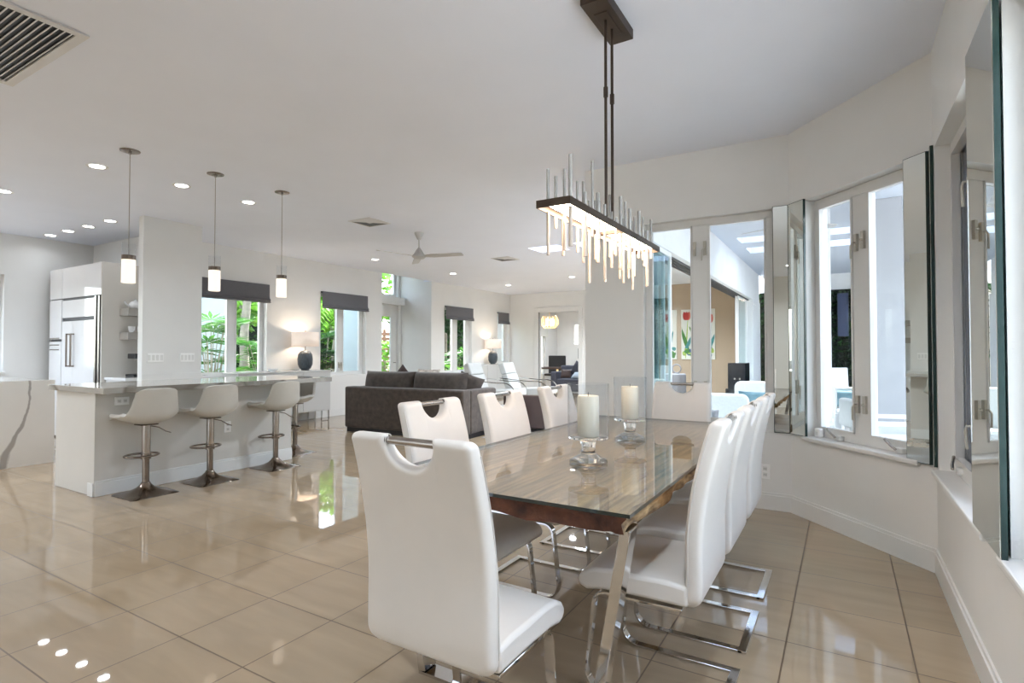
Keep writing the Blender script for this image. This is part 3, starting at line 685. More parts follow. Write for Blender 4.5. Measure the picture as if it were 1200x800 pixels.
# ------------------------------------------------------------------ bar stools
def make_stool(label):
    r = thing('bar_stool', label, 'bar stool', (0, 0, 0), 0, 'adjustable bar stools at the peninsula')
    # trumpet base, square
    n = 12; prof = [(0.200, 0.0007), (0.200, 0.007), (0.16, 0.016), (0.11, 0.034), (0.07, 0.058), (0.045, 0.085), (0.034, 0.105)]
    vs, fs = [], []; m = 48
    for k, (rad, z) in enumerate(prof):
        w = max(0, 1 - k / 5.0)
        for j in range(m):
            a = 2 * PI * (j + 0.5) / m; cx, cy = math.cos(a), math.sin(a); mx = max(abs(cx), abs(cy))
            sx, sy = cx / mx, cy / mx
            e = 0.9; L_ = w; px = (sx * L_ + cx * (1 - L_)) * rad; py = (sy * L_ + cy * (1 - L_)) * rad
            vs.append((px, py, z))
    for k in range(len(prof) - 1):
        for j in range(m): fs.append((k * m + j, k * m + (j + 1) % m, (k + 1) * m + (j + 1) % m, (k + 1) * m + j))
    fs += [tuple(range(m - 1, -1, -1)), tuple((len(prof) - 1) * m + j for j in range(m))]
    MB().add(vs, fs).build('base', nickel_m, r, smooth=35)
    MB().tube([(0, 0, 0.10), (0, 0, 0.32)], 0.028, 18).build('lower_post', nickel_m, r, smooth=40)
    MB().tube([(0, 0, 0.32), (0, 0, 0.325), (0, 0, 0.618)], [0.033, 0.0345, 0.0345], 18).build('upper_post', steel_m, r, smooth=40)
    # foot ring: D loop towards the front (+y)
    p = [Vector((0.135 * math.cos(a), 0.075 + 0.115 * math.sin(a), 0.335)) for a in [2 * PI * i / 28 for i in range(28)]]
    MB().tube(p, 0.0095, 10, closed=True).tube([(0, 0, 0.31), (0, 0, 0.36)], 0.04, 18).build('footrest', nickel_m, r, smooth=40)
    MB().tube([(0.03, -0.02, 0.60), (0.08, -0.05, 0.585), (0.13, -0.075, 0.545), (0.165, -0.09, 0.53)], 0.0045, 8).build('gas_lever', nickel_m, r, smooth=40)
    MB().box(-0.07, 0.07, -0.07, 0.07, 0.612, 0.622).build('seat_plate', nickel_m, r, bevel=0.003)
    # bucket shell: v from front lip to back top, u across
    W = 0.43
    def shell(u, v):
        x = (2 * u - 1); a = abs(x)
        pts = [(0.225, 0.655), (0.205, 0.668), (0.10, 0.648), (-0.02, 0.638), (-0.11, 0.648), (-0.165, 0.69), (-0.19, 0.76), (-0.207, 0.85), (-0.222, 0.945)]
        f = v * (len(pts) - 1); i = min(len(pts) - 2, int(f)); k = f - i
        # catmull
        P = [pts[max(0, i - 1)], pts[i], pts[i + 1], pts[min(len(pts) - 1, i + 2)]]
        y, z = [0.5 * ((2 * P[1][q]) + (-P[0][q] + P[2][q]) * k + (2 * P[0][q] - 5 * P[1][q] + 4 * P[2][q] - P[3][q]) * k * k + (-P[0][q] + 3 * P[1][q] - 3 * P[2][q] + P[3][q]) * k ** 3) for q in (0, 1)]
        w = W * (0.90 + 0.10 * math.sin(PI * min(1, v * 1.3)))
        if v > 0.62: w *= 1 - 0.17 * ((v - 0.62) / 0.38) ** 1.3
        cur = a ** 2.6
        seat = max(0, 1 - abs(v - 0.42) / 0.5)
        z += 0.085 * cur * seat; y += 0.055 * cur * min(1, max(0, (v - 0.35) / 0.3))
        if v > 0.85: z -= 0.03 * (a ** 5) * (v - 0.85) / 0.15
        if v < 0.15: y -= 0.03 * (a ** 4) * (0.15 - v) / 0.15
        return (x * w / 2, y, z)
    mb = MB().grid(shell, 16, 26)
    sh = mb.build('seat_shell', [shell_m], r, smooth=60, solid=0.03, bevel=0.009, seg=2)
    return r
st = make_stool('pale bar stool nearest the camera-side end of the peninsula, below the first pendant')
st.location = (-5.34, 2.545, 0); st.rotation_euler.z = PI / 2
dup(st, (-5.33, 3.12, 0), PI / 2, 'second pale bar stool from the kitchen end, in front of the wall outlet')
dup(st, (-5.36, 3.87, 0), PI / 2, 'third pale bar stool, at the living-room end of the long peninsula side')
s4 = dup(st, (-5.875, 4.515, 0), PI, 'bar stool turned sideways under the short end of the counter')

# ------------------------------------------------------------------ peninsula, counters, kitchen
p = thing('kitchen_peninsula', 'off-white kitchen peninsula with baseboard behind the bar stools', 'peninsula', (-6.0, 3.25, 0))
MB().box(-6.40, -5.60, 2.26, 4.25, 0.0007, 0.903).build('body', pen_m, p, world=True)
MB().box(-5.70, -5.598, 2.252, 2.2595, 0.0007, 0.903).build('corner_trim', pen_m, p, world=True)
MB().box(-5.60, -5.584, 2.256, 4.254, 0.0007, 0.115).box(-5.70, -5.60, 2.240, 2.252, 0.0007, 0.115).box(-5.60, -5.588, 2.256, 4.254, 0.115, 0.135).build('baseboard', trim_m, p, world=True, bevel=0.003)
p2 = MB().box(-6.46, -5.36, 2.215, 4.645, 0.905, 0.955).build('countertop', counter_m, bevel=0.003)
tag(p2, 'grey stone countertop with mitred edge on the bar-stool peninsula', 'countertop')
def plate(name, o, t, n, s, z, w, h, label, kind, group=None):
    M = frame_M(o, t, n); r = thing(name, label, kind, M @ Vector((s, 0, z)), 0, group)
    MB().box(s - w / 2, s + w / 2, -0.011, -0.0008, z - h / 2, z + h / 2, M=M).build('cover_plate', plate_m, r, world=True, bevel=0.002)
    return r, M
def outlet(o, t, n, s, z, label, horiz=False):
    r, M = plate('wall_outlet', o, t, n, s, z, 0.115 if horiz else 0.072, 0.072 if horiz else 0.115, label, 'outlet', 'white wall outlets')
    for d in (-0.024, 0.024):
        a, b = (s + d, z) if horiz else (s, z + d)
        q = MB().box(a - 0.016, a + 0.016, -0.013, -0.011, b - 0.016, b + 0.016, M=M).build('socket', trim_m, r, world=True, bevel=0.002)
        m_ = MB()
        for e in (-0.006, 0.006): m_.box(a + e - 0.0012, a + e + 0.0012, -0.0136, -0.013, b - 0.006, b + 0.005, M=M)
        m_.build('slot', black_m, r, world=True)
outlet((-5.60, 2.26), (0, 1), (-1, 0), 0.20, 0.82, 'white outlet under the counter overhang beside the first bar stool', True)
outlet((-5.60, 2.26), (0, 1), (-1, 0), 1.20, 0.47, 'white wall outlet low on the peninsula between two stools')
outlet(A0, (1, 0), (0, 1), 1.565, 0.30, 'white wall outlet low beside the bay window, behind the dining chairs')
# wall panel at the end of the kitchen
b = tag(wall('wall_panel', (-7.60, 3.56), (-7.60, 4.31), 0.11, 0, H), kind='structure')
tag(MB().box(-7.595, -7.575, 3.55, 4.32, 0.0, 0.98).build('baseboard_panel', trim_m), kind='structure')
for s_, w, lab in ((0.155, 0.20, 'four-gang white switch plate on the wall panel, nearest its free edge'), (0.56, 0.185, 'white switch plate on the wall panel, nearest the garden window')):
    r, M = plate('switch_plate', (-7.60, 3.56), (0, 1), (-1, 0), s_, 1.19, w, 0.115, lab, 'light switch', 'white switch plates')
    nsw = 4
    for k in range(nsw):
        a = s_ - w / 2 + w * (k + 0.5) / nsw
        MB().box(a - 0.016, a + 0.016, -0.0145, -0.011, 1.155, 1.225, M=M).build('rocker', trim_m, r, world=True, bevel=0.002)

def island_veins(m):
    nt = m.node_tree; N = nt.nodes; L = nt.links; b = N['Principled BSDF']
    def mth(op, a, b_=None, c=None):
        n = N.new('ShaderNodeMath'); n.operation = op
        for i, v in enumerate((a, b_, c)):
            if v is None: continue
            if isinstance(v, (int, float)): n.inputs[i].default_value = v
            else: L.new(v, n.inputs[i])
        return n.outputs[0]
    tc = N.new('ShaderNodeTexCoord'); sx = N.new('ShaderNodeSeparateXYZ'); L.new(tc.outputs['Object'], sx.inputs[0])
    nz = N.new('ShaderNodeTexNoise'); nz.inputs['Scale'].default_value = 5; nz.inputs['Detail'].default_value = 6; L.new(tc.outputs['Object'], nz.inputs['Vector'])
    y = mth('MULTIPLY_ADD', nz.outputs['Fac'], 0.09, mth('SUBTRACT', sx.outputs[1], 0.045)); z = sx.outputs[2]
    total = None
    for c0, amp, k, w0, w1, period in ((0.80, 0.23, 2.6, 0.010, 0.030, 0), (0.10, -0.3, 2.0, 0.012, 0.03, 0), (0.57, 0.5, 1.1, 0.004, 0.006, 0), (-0.7, 0.35, 1.8, 0.01, 0.03, 0)):
        zz = mth('MULTIPLY', z, k); g = mth('EXPONENT', mth('MULTIPLY', mth('MULTIPLY', zz, zz), -1.0))
        cen = mth('MULTIPLY_ADD', g, -amp, c0); wid = mth('MULTIPLY_ADD', g, w1, w0)
        d = mth('DIVIDE', mth('ABSOLUTE', mth('SUBTRACT', y, cen)), wid)
        f = N.new('ShaderNodeMapRange'); f.inputs[1].default_value = 0.7; f.inputs[2].default_value = 1.25; f.inputs[3].default_value = 0.75; f.inputs[4].default_value = 0.0
        L.new(d, f.inputs[0]); total = f.outputs[0] if total is None else mth('MAXIMUM', total, f.outputs[0])
    mx = N.new('ShaderNodeMixRGB'); src = b.inputs['Base Color'].links[0].from_socket
    L.new(total, mx.inputs[0]); L.new(src, mx.inputs[1]); mx.inputs[2].default_value = lin((140, 132, 126)); L.new(mx.outputs[0], b.inputs['Base Color'])
marble_m = pmat('white_marble', (226, 222, 216), 0.2, var=0.03, scale=2)
island_veins(marble_m)
isl = thing('kitchen_island', 'white marble waterfall kitchen island with grey veins', 'island', (-8.6, 1.7, 0))
MB().box(-9.45, -7.83, 0.3, 2.68, 0.0007, 0.88).build('cabinet_body', gloss_white_m, isl, world=True)
MB().box(-7.83, -7.78, 0.2, 2.73, 0.0007, 0.942).build('waterfall_panel', marble_m, isl, world=True)
MB().box(-9.5, -7.83, 0.2, 2.73, 0.89, 0.94).build('island_top', counter_m, isl, world=True)
# tall fridge unit
fu = thing('fridge_cabinet', 'glossy white tall cabinet wall with built-in double-door refrigerator', 'cabinet', (-9.4, 3.85, 0))
FY = 3.545
MB().box(-10.33, -8.68, FY + 0.02, 4.165, 0.0007, 2.498).build('carcass', shadow_gap_m, fu, world=True)
MB().box(-8.68, -8.655, FY, 4.165, 0.0007, 2.5).build('side_panel', pen_m, fu, world=True)
def door(x0, x1, z0, z1, name='door', h=None, mat=gloss_white_m):
    d = MB().box(x0 + 0.003, x1 - 0.003, FY, FY + 0.02, z0 + 0.003, z1 - 0.003).build(name, mat, fu, world=True, bevel=0.002, seg=1)
    if h: MB().box(h[0] - 0.012, h[0] + 0.012, FY - 0.05, FY - 0.035, h[1], h[2]).box(h[0] - 0.008, h[0] + 0.008, FY - 0.036, FY, h[1], h[1] + 0.02).box(h[0] - 0.008, h[0] + 0.008, FY - 0.036, FY, h[2] - 0.02, h[2]).build('handle', nickel_m, d, world=True)
    return d
door(-10.33, -9.905, 2.05, 2.5); door(-9.905, -8.685, 2.05, 2.5)
door(-10.33, -9.915, 0.02, 1.42); door(-10.33, -9.915, 1.45, 2.04)
door(-9.90, -8.87, 1.76, 2.02, 'fridge_grille_panel')
door(-9.90, -9.545, 0.02, 1.715, 'fridge_door', (-9.625, 1.05, 1.53)); door(-9.545, -8.87, 0.02, 1.715, 'fridge_door', (-9.49, 1.05, 1.53))
MB().box(-8.865, -8.82, FY - 0.004, FY + 0.016, 0.1, 2.04).build('edge_strip', steel_m, fu, world=True)
MB().box(-8.76, -8.72, FY - 0.004, FY + 0.016, 0.1, 2.04).build('edge_strip', steel_m, fu, world=True)
for z in (1.46, 1.36, 1.29): MB().box(-10.30, -9.98, FY - 0.006, FY, z, z + 0.014).build('vent_slot', steel_m, fu, world=True)
# base run and shelves on the long wall
bc = thing('base_cabinet', 'low white kitchen cabinet with white worktop behind the wall panel', 'cabinet', (-8.35, 4.3, 0))
MB().box(-8.63, -8.10, 4.175, 4.68, 0.0007, 0.885).build('body', gloss_white_m, bc, world=True)
MB().box(-8.652, -8.06, 3.58, 4.70, 0.885, 0.92).build('worktop', gloss_white_m, bc, world=True)
MB().box(-8.645, -8.10, 3.60, 4.172, 0.0007, 0.885).build('end_body', gloss_white_m, bc, world=True)
for z, lab in ((1.815, 'grey floating kitchen shelf holding a teapot, the upper of two'), (1.485, 'grey floating kitchen shelf holding white cups, the lower of two')):
    o = MB().box(-8.65, -8.41, 3.76, 4.66, z - 0.05, z + 0.05).build('floating_shelf', pmat('shelf_grey', (170, 166, 160), 0.4, var=0.03), bevel=0.003)
    tag(o, lab, 'shelf', 'floating shelves')
r = thing('teapot', 'white teapot on the upper floating shelf', 'teapot', (-8.53, 3.90, 1.866))
MB().lathe([(0.04, 0), (0.075, 0.03), (0.08, 0.06), (0.055, 0.1), (0.025, 0.112)], 24).build('body', gloss_white_m, r, smooth=50)
MB().lathe([(0.028, 0.112), (0.01, 0.125), (0.013, 0.135), (0.0, 0.14)], 20).build('lid', gloss_white_m, r, smooth=50)
MB().tube([(0.0, -0.07, 0.04), (0, -0.11, 0.06), (0, -0.135, 0.1)], [0.016, 0.012, 0.009], 10).build('spout', gloss_white_m, r, smooth=50)
MB().tube([(0, 0.07, 0.08), (0, 0.115, 0.08), (0, 0.12, 0.045), (0, 0.075, 0.03)], 0.007, 8).build('handle', steel_m, r, smooth=50)
for dy, lab in ((0.0, 'white cup at the end of the lower floating shelf'), (0.11, 'white cup second from the end of the lower floating shelf')):
    r = thing('cup', lab, 'cup', (-8.53, 3.86 + dy, 1.536), 0, 'white cups on the lower shelf')
    MB().lathe([(0.025, 0), (0.042, 0.04), (0.046, 0.085), (0.043, 0.085), (0.03, 0.02), (0.0, 0.012)], 22, cap=False).build('body', gloss_white_m, r, smooth=50)
    MB().tube([(0.042, 0, 0.07), (0.075, 0, 0.06), (0.07, 0, 0.03), (0.038, 0, 0.025)], 0.005, 8).build('handle', gloss_white_m, r, smooth=50)
r = thing('coffee_machine', 'black coffee machine on the white worktop under the shelves', 'coffee machine', (-8.42, 3.95, 0.921))
MB().box(-0.12, 0.12, -0.16, 0.16, 0, 0.035).box(-0.12, 0.12, 0.02, 0.16, 0.035, 0.32).box(-0.11, 0.11, -0.14, 0.02, 0.25, 0.32).build('body', black_m, r, bevel=0.008)
MB().tube([(0, -0.06, 0.25), (0, -0.06, 0.21)], 0.02, 12).build('spout', steel_m, r, smooth=40)
MB().lathe([(0.05, 0.32), (0.055, 0.36), (0.04, 0.4)], 20, c=(0, 0.08, 0)).build('bean_hopper', gloss_white_m, r, smooth=50)

# ------------------------------------------------------------------ ceiling fittings
def downlight(x, y, label, power=14, group='recessed ceiling downlights'):
    r = thing('downlight', label, 'recessed light', (x, y, H), 0, group)
    MB().lathe([(0.058, -0.001), (0.085, -0.005), (0.088, -0.0008)], 28, cap=False).build('trim_ring', trim_m, r, smooth=40)
    MB().lathe([(0.0, -0.0025), (0.06, -0.0025), (0.06, -0.0008), (0, -0.0008)], 28, cap=False).build('lens', lens_m, r, smooth=40)
    lamp(x, y, power)
def lamp(x, y, power, z=H - 0.012, size=0.13, spread=150, col=(0.81, 0.90, 1.0)):
    d = bpy.data.lights.new('downlight_lamp', 'AREA'); d.shape = 'DISK'; d.size = size; d.energy = power; d.spread = math.radians(spread); d.color = col
    o = bpy.data.objects.new('downlight_lamp', d); COL.objects.link(o); o.location = (x, y, z); return o
PW = 40
for x, y, lab in ((-5.97, 2.39, 'recessed downlight beside the canopy of the first pendant'), (-5.905, 3.126, 'recessed downlight beside the middle pendant'),
                  (-5.90, 3.875, 'recessed downlight beside the pendant nearest the sofa'), (-7.76, 2.24, 'recessed downlight above the marble island, cut by the photo edge'),
                  (-10.10, 3.46, 'first recessed kitchen downlight counted from the kitchen corner, over the cabinets'), (-9.53, 3.47, 'second recessed kitchen downlight from the corner, over the cabinets'),
                  (-8.94, 3.485, 'third recessed kitchen downlight from the corner, over the refrigerator'), (-8.32, 3.49, 'fourth recessed kitchen downlight from the corner, nearest the first pendant'),
                  (-7.51, 7.51, 'recessed downlight beyond the ceiling fan, in front of the alcove'), (-7.38, 9.75, 'recessed downlight between the fan blade tip and the far lamp'),
                  (-7.42, 12.17, 'recessed downlight nearest the far doorway corner'), (-5.35, 11.6, 'faint recessed downlight beside the edge of the dining room wall, near the second ceiling fan')):
    downlight(x, y, lab, PW * (0.012 if x < -8 else 0.5 if y > 11 and x > -6 else 0.06))
# unseen fill lights added to brighten the rooms, built as downlights
for x, y, k in ((-2.6, 6.4, 1.0), (-3.0, 9.4, 1.1), (-3.9, 11.6, 1.0), (-0.9, -2.6, .25), (-2.9, -2.4, .2), (-5.2, -2.4, .22), (-7.76, 0.2, .34), (-7.76, -2.0, .45), (-9.4, -1.0, .5), (-9.3, 1.0, .4), (-0.1, 0.9, .21), (-6.5, 16.5, .4), (-8.0, 17.4, .3), (-8.0, 15.2, .2)):
    downlight(x, y, 'added fill light built as a recessed ceiling downlight, out of view', PW * k, 'added fill lights out of view')
def slot_vent(name, x0, x1, y0, y1, ns, label, along_x=True, fw=0.05):
    r = thing(name, label, 'air vent', ((x0 + x1) / 2, (y0 + y1) / 2, H))
    f = MB()
    for a in ((x0, x1, y0, y0 + fw), (x0, x1, y1 - fw, y1), (x0, x0 + fw, y0 + fw, y1 - fw), (x1 - fw, x1, y0 + fw, y1 - fw)): f.box(*a, H - 0.012, H - 0.0008)
    f.build('vent_frame', vent_m, r, world=True, bevel=0.003)
    MB().box(x0 + fw, x1 - fw, y0 + fw, y1 - fw, H - 0.003, H - 0.0008).build('dark_duct', black_m, r, world=True)
    g = MB()
    for i in range(ns):
        y = y0 + fw + (y1 - y0 - 2 * fw) * (i + 0.5) / ns; w = (y1 - y0 - 2 * fw) / ns * 0.32
        M = Matrix.Translation((0, y, H - 0.010)) @ Matrix.Rotation(0.5, 4, 'X')
        g.box(x0 + fw, x1 - fw, -w / 2, w / 2, -0.0012, 0.0012, M=M)
    g.build('louvres', vent_m, r, world=True)
    return r
slot_vent('return_air_grille', -4.62, -3.53, 0.55, 1.372, 24, 'large louvred return-air grille in the ceiling corner of the photo')
def diffuser(x, y, label, hs=0.2):
    r = thing('ceiling_diffuser', label, 'air vent', (x, y, H), 0, 'four-way ceiling diffusers')
    MB().box(-hs, hs, -hs, hs, -0.008, -0.0008).build('vent_frame', vent_m, r, bevel=0.004)
    for k in range(4):
        M = Matrix.Rotation(k * PI / 2, 4, 'Z')
        d = MB()
        for j in range(3 if k in (0, 1) else 1):
            a = hs * (0.84 - 0.24 * j); b = hs * (0.70 - 0.24 * j) if k in (0, 1) else hs * 0.16
            d.add([M @ Vector(v) for v in ((-a, -a, -0.0095), (a, -a, -0.0095), (b, -b, -0.0095 - 0.001), (-b, -b, -0.0105))], [(0, 1, 2, 3)])
        d.build('louvre_quarter', black_m if k in (2, 3) else vent_m, r)
diffuser(-5.405, 5.30, 'square ceiling diffuser before the ceiling fan, nearer the pendants')
diffuser(-5.37, 8.69, 'square ceiling diffuser beyond the ceiling fan, nearer the far doorway')

def fan(loc, label, rz, drop=0.34, R=0.62, group='ceiling fans'):
    r = thing('ceiling_fan', label, 'ceiling fan', loc, rz, group)
    MB().lathe([(0.0, -0.10), (0.025, -0.10), (0.06, -0.03), (0.068, -0.0008)], 24).build('canopy', fan_m, r, smooth=40)
    MB().tube([(0, 0, -0.09), (0, 0, -drop + 0.1)], 0.012, 10).build('down_rod', fan_m, r, smooth=40)
    MB().lathe([(0.018, -drop + 0.12), (0.04, -drop + 0.09), (0.075, -drop + 0.03), (0.10, -drop), (0.10, -drop - 0.015), (0.07, -drop - 0.04), (0.0, -drop - 0.05)], 28, cap=False).build('motor_housing', fan_m, r, smooth=50)
    for k in range(3):
        M = Matrix.Rotation(k * 2 * PI / 3, 4, 'Z') @ Matrix.Translation((0, 0, -drop - 0.005)) @ Matrix.Rotation(-0.2, 4, 'X')
        MB().prism([(0.09, -0.035), (0.22, -0.062), (R - 0.02, -0.055), (R, -0.04), (R, 0.04), (R - 0.02, 0.055), (0.22, 0.062), (0.09, 0.035)], -0.004, 0.004, M=M).build('blade', fan_m, r, bevel=0.0015, seg=1)
    return r
fan((-5.275, 6.15, H), 'three-blade brushed ceiling fan above the taupe sofa', 0.27, R=0.68)
fan((-3.75, 10.0, H), 'second ceiling fan, mostly hidden behind the dining room wall', 0.5)

# ------------------------------------------------------------------ roman shades
def shade(y0, y1, z0, z1, label, x=XL, ):
    r = thing('roman_shade', label, 'window shade', (x, (y0 + y1) / 2, z1), 0, 'charcoal roman shades on the long wall')
    MB().box(x + 0.002, x + 0.05, y0, y1, z1 - 0.03, z1).build('headrail', blind_m, r, world=True)
    prof = [(0.052, z1), (0.054, z0 + 0.12), (0.060, z0 + 0.085), (0.088, z0 + 0.055), (0.075, z0 + 0.03), (0.098, z0 + 0.012), (0.07, z0), (0.045, z0 + 0.004), (0.045, z1)]
    n = len(prof); vs = [(x + a, y, z) for y in (y0, y1) for a, z in prof]
    fs = [(i, (i + 1) % n, n + (i + 1) % n, n + i) for i in range(n)] + [tuple(range(n - 1, -1, -1)), tuple(range(n, 2 * n))]
    MB().add(vs, fs).build('folded_fabric', blind_m, r, world=True, bevel=0.004)
shade(4.74, 6.06, 2.115, 2.44, 'charcoal roman shade on the window nearest the pendants')
shade(7.20, 8.385, 2.11, 2.44, 'charcoal roman shade on the window beside the table lamp, above the sofa end')
shade(11.06, 12.26, 2.10, 2.44, 'charcoal roman shade on the window beyond the alcove')
shade(13.53, 14.13, 2.09, 2.43, 'narrowest charcoal roman shade, nearest the far corner')
r = thing('roman_shade', 'pale beige roman shade on the office window', 'window shade', (-9.49, 17.6, 2.1))
MB().box(-9.4995, -9.44, 16.95, 18.35, 1.84, 2.12).build('folded_fabric', canvas_m, r, world=True, bevel=0.01)

# ------------------------------------------------------------------ living room
sf = thing('sofa', 'taupe velvet sofa seen from behind beyond the dining chairs', 'sofa', (-6.83, 6.17, 0), math.radians(4.2))
SW = 2.22
MB().box(0.0, SW, 0.0, 0.22, 0.07, 0.715).build('sofa_back', sofa_m, sf, bevel=0.03, seg=3)
MB().box(0.0, 0.2, 0.222, 1.0, 0.07, 0.705).build('arm', sofa_m, sf, bevel=0.03, seg=3)
MB().box(SW - 0.2, SW, 0.222, 1.0, 0.07, 0.705).build('arm', sofa_m, sf, bevel=0.03, seg=3)
MB().box(0.2, SW - 0.2, 0.22, 0.98, 0.09, 0.30).build('seat_base', sofa_m, sf, bevel=0.02)
for k in range(2):
    w = (SW - 0.4) / 2
    MB().box(0.205 + k * w, 0.195 + (k + 1) * w, 0.23, 1.0, 0.302, 0.46).build('seat_cushion', sofa_dk, sf, bevel=0.05, seg=3)
for k in range(2):
    w = (SW - 0.3) / 2
    M = Matrix.Translation((0.17 + w * (k + 0.5), 0.31, 0.70)) @ Matrix.Rotation(-0.16, 4, 'X')
    MB().pillow(w * 1.02, 0.52, 0.30, M=M, n=14, pinch=0.02).build('back_cushion', sofa_dk, sf, smooth=60)
MB().box(0.03, SW - 0.03, 0.03, 0.97, 0.0007, 0.07).build('plinth', black_m, sf)
def throw(loc, w, h, th, rx, rz, mat, label, grp=None, ry=0):
    M = Matrix.Rotation(rz, 4, 'Z') @ Matrix.Rotation(rx, 4, 'X') @ Matrix.Rotation(ry, 4, 'Y')
    o = MB().pillow(w, h, th, M=M, n=10).build('throw_pillow', mat, smooth=60); o.location = loc
    tag(o, label, 'pillow', grp); return o
throw((-6.30, 6.92, 0.76), 0.44, 0.44, 0.14, -0.2, 0.1, dark_leather_m, 'dark throw pillow with its tip just above the sofa back, beside the floral one', ry=0.7)
throw((-5.80, 6.98, 0.78), 0.44, 0.42, 0.15, -0.2, 0.1, floral_m, 'floral print throw pillow peeking over the sofa back cushions')
throw((-4.98, 6.98, 0.72), 0.40, 0.40, 0.15, -0.2, 0.5, sofa_dk, 'dark throw pillow leaning in the sofa corner by the far arm', ry=0.35)

console_m = pmat('pale_grey_lacquer', (210, 210, 208), 0.15, var=0.01)
def console(loc, label, ln, legs=True):
    r = thing('console_cabinet', label, 'cabinet', loc)
    z0 = 0.19 if legs else 0.05
    MB().box(0, 0.42, 0, ln, z0, 0.905).build('body', console_m, r, bevel=0.003)
    MB().box(-0.005, 0.435, -0.01, ln + 0.01, 0.905, 0.93).build('cabinet_top', console_m, r, bevel=0.003)
    n = 3
    for k in range(n):
        MB().box(0.42, 0.432, ln * k / n + 0.006, ln * (k + 1) / n - 0.006, z0 + 0.02, 0.895).build('door', console_m, r, bevel=0.002, seg=1)
    if legs:
        for y in (0.10, ln - 0.10):
            for x in (0.40, 0.03): MB().flat([(x, y - 0.08, 0.19), (x, y - 0.08, 0.008), (x, y + 0.08, 0.008), (x, y + 0.08, 0.19)], 0.025, 0.012, (1, 0, 0)).build('leg', chrome_m, r)
    return r
console((-8.625, 5.25, 0), 'glossy white console cabinet on chrome legs under the table lamp nearer the bar stools', 1.82)
console((-8.62, 11.85, 0), 'glossy white cabinet under the far table lamp behind the white lounge chairs', 1.5, False)
def table_lamp(loc, label):
    r = thing('table_lamp', label, 'table lamp', loc, 0, 'slate ceramic table lamps along the long wall')
    MB().lathe([(0.07, 0.0005), (0.075, 0.012), (0.07, 0.02), (0.10, 0.04), (0.128, 0.11), (0.134, 0.2), (0.122, 0.29), (0.085, 0.345), (0.03, 0.362)], 32).build('ceramic_base', ceramic_m, r, smooth=50)
    MB().tube([(0, 0, 0.36), (0, 0, 0.70)], 0.008, 10).build('stem', steel_m, r, smooth=40)
    MB().lathe([(0.235, 0.435), (0.232, 0.695)], 40, cap=False).build('lamp_shade', lamp_shade_m, r, smooth=40, solid=0.004)
    MB().lathe([(0.0, 0.698), (0.012, 0.70), (0.014, 0.715), (0.0, 0.728)], 14).build('finial', steel_m, r, smooth=40)
    d = bpy.data.lights.new('table_lamp_bulb', 'POINT'); d.energy = 3.5; d.color = (1, 0.84, 0.66); d.shadow_soft_size = 0.05
    o = bpy.data.objects.new('table_lamp_bulb', d); COL.objects.link(o); o.location = (loc[0] + 0.04, loc[1], loc[2] + 0.58)
table_lamp((-8.385, 6.65, 0.931), 'lit table lamp on the console between the first two garden windows')
table_lamp((-8.385, 12.92, 0.931), 'lit table lamp on the far white cabinet near the narrow window')
r = thing('dish', 'small white dish on the console cabinet beside the table lamp', 'dish', (-8.34, 5.95, 0.931))
MB().lathe([(0.04, 0.0), (0.07, 0.02), (0.09, 0.045), (0.085, 0.045), (0.06, 0.02), (0.0, 0.012)], 24, cap=False).build('bowl', gloss_white_m, r, smooth=50)

lounge_m = pmat('pale_grey_white_leather', (198, 199, 196), 0.4, var=0.03)
def lounge(label):
    r = thing('lounge_chair', label, 'lounge chair', (0, 0, 0), 0, 'white leather lounge chairs with chrome rails')
    M1 = Matrix.Translation((0, -0.02, 0.33)) @ Matrix.Rotation(0.06, 4, 'X')
    MB().box(-0.30, 0.30, -0.02, 0.62, 0.0, 0.13, M=M1).build('seat_cushion', lounge_m, r, bevel=0.03, seg=3)
    M2 = Matrix.Translation((0, -0.05, 0.36)) @ Matrix.Rotation(0.32, 4, 'X')
    MB().box(-0.29, 0.29, -0.11, 0.0, 0.05, 0.40, M=M2).build('backrest', lounge_m, r, bevel=0.025, seg=3)
    MB().box(-0.28, 0.28, -0.11, -0.005, 0.405, 0.62, M=M2).build('headrest', lounge_m, r, bevel=0.025, seg=3)
    for sg in (-1, 1):
        x = sg * 0.325
        p = [Vector((x, -0.30, 0.66)), Vector((x, 0.25, 0.61))] + arc((x, 0.40, 0.42), 0.19, PI / 2, -PI / 3, 8, (0, 1, 0), (0, 0, 1)) + [Vector((x, 0.30, 0.06)), Vector((x, 0.28, 0.012)), Vector((x, -0.30, 0.012))]
        MB().flat(p, 0.03, 0.012, (1, 0, 0)).build('side_frame', chrome_m, r, smooth=40)
    MB().tube([(-0.325, -0.18, 0.645), (0.325, -0.18, 0.645)], 0.01, 8).build('back_rail', chrome_m, r, smooth=40)
    MB().tube([(-0.325, 0.25, 0.30), (0.325, 0.25, 0.30)], 0.01, 8).build('front_rail', chrome_m, r, smooth=40)
    MB().tube([(-0.325, -0.2, 0.02), (0.325, -0.2, 0.02)], 0.01, 8).build('floor_rail', chrome_m, r, smooth=40)
    return r
lc = lounge('white leather lounge chair with chrome rails, directly below the far table lamp'); lc.location = (-5.95, 9.0, 0); lc.rotation_euler.z = math.radians(-78); lc.scale = (1.15, 1.15, 1.12)
dup(lc, (-5.70, 9.86, 0), math.radians(-78), 'white leather lounge chair with chrome rails, nearer the far doorway')
ac = thing('armchair', 'low dark brown leather armchair with its back towards the dining table', 'armchair', (-4.30, 7.95, 0.0085), 0.1)
MB().box(-0.42, 0.42, -0.40, -0.24, 0.06, 0.57).build('backrest', dark_leather_m, ac, bevel=0.02)
MB().box(-0.42, -0.28, -0.238, 0.36, 0.06, 0.50).build('arm', dark_leather_m, ac, bevel=0.02)
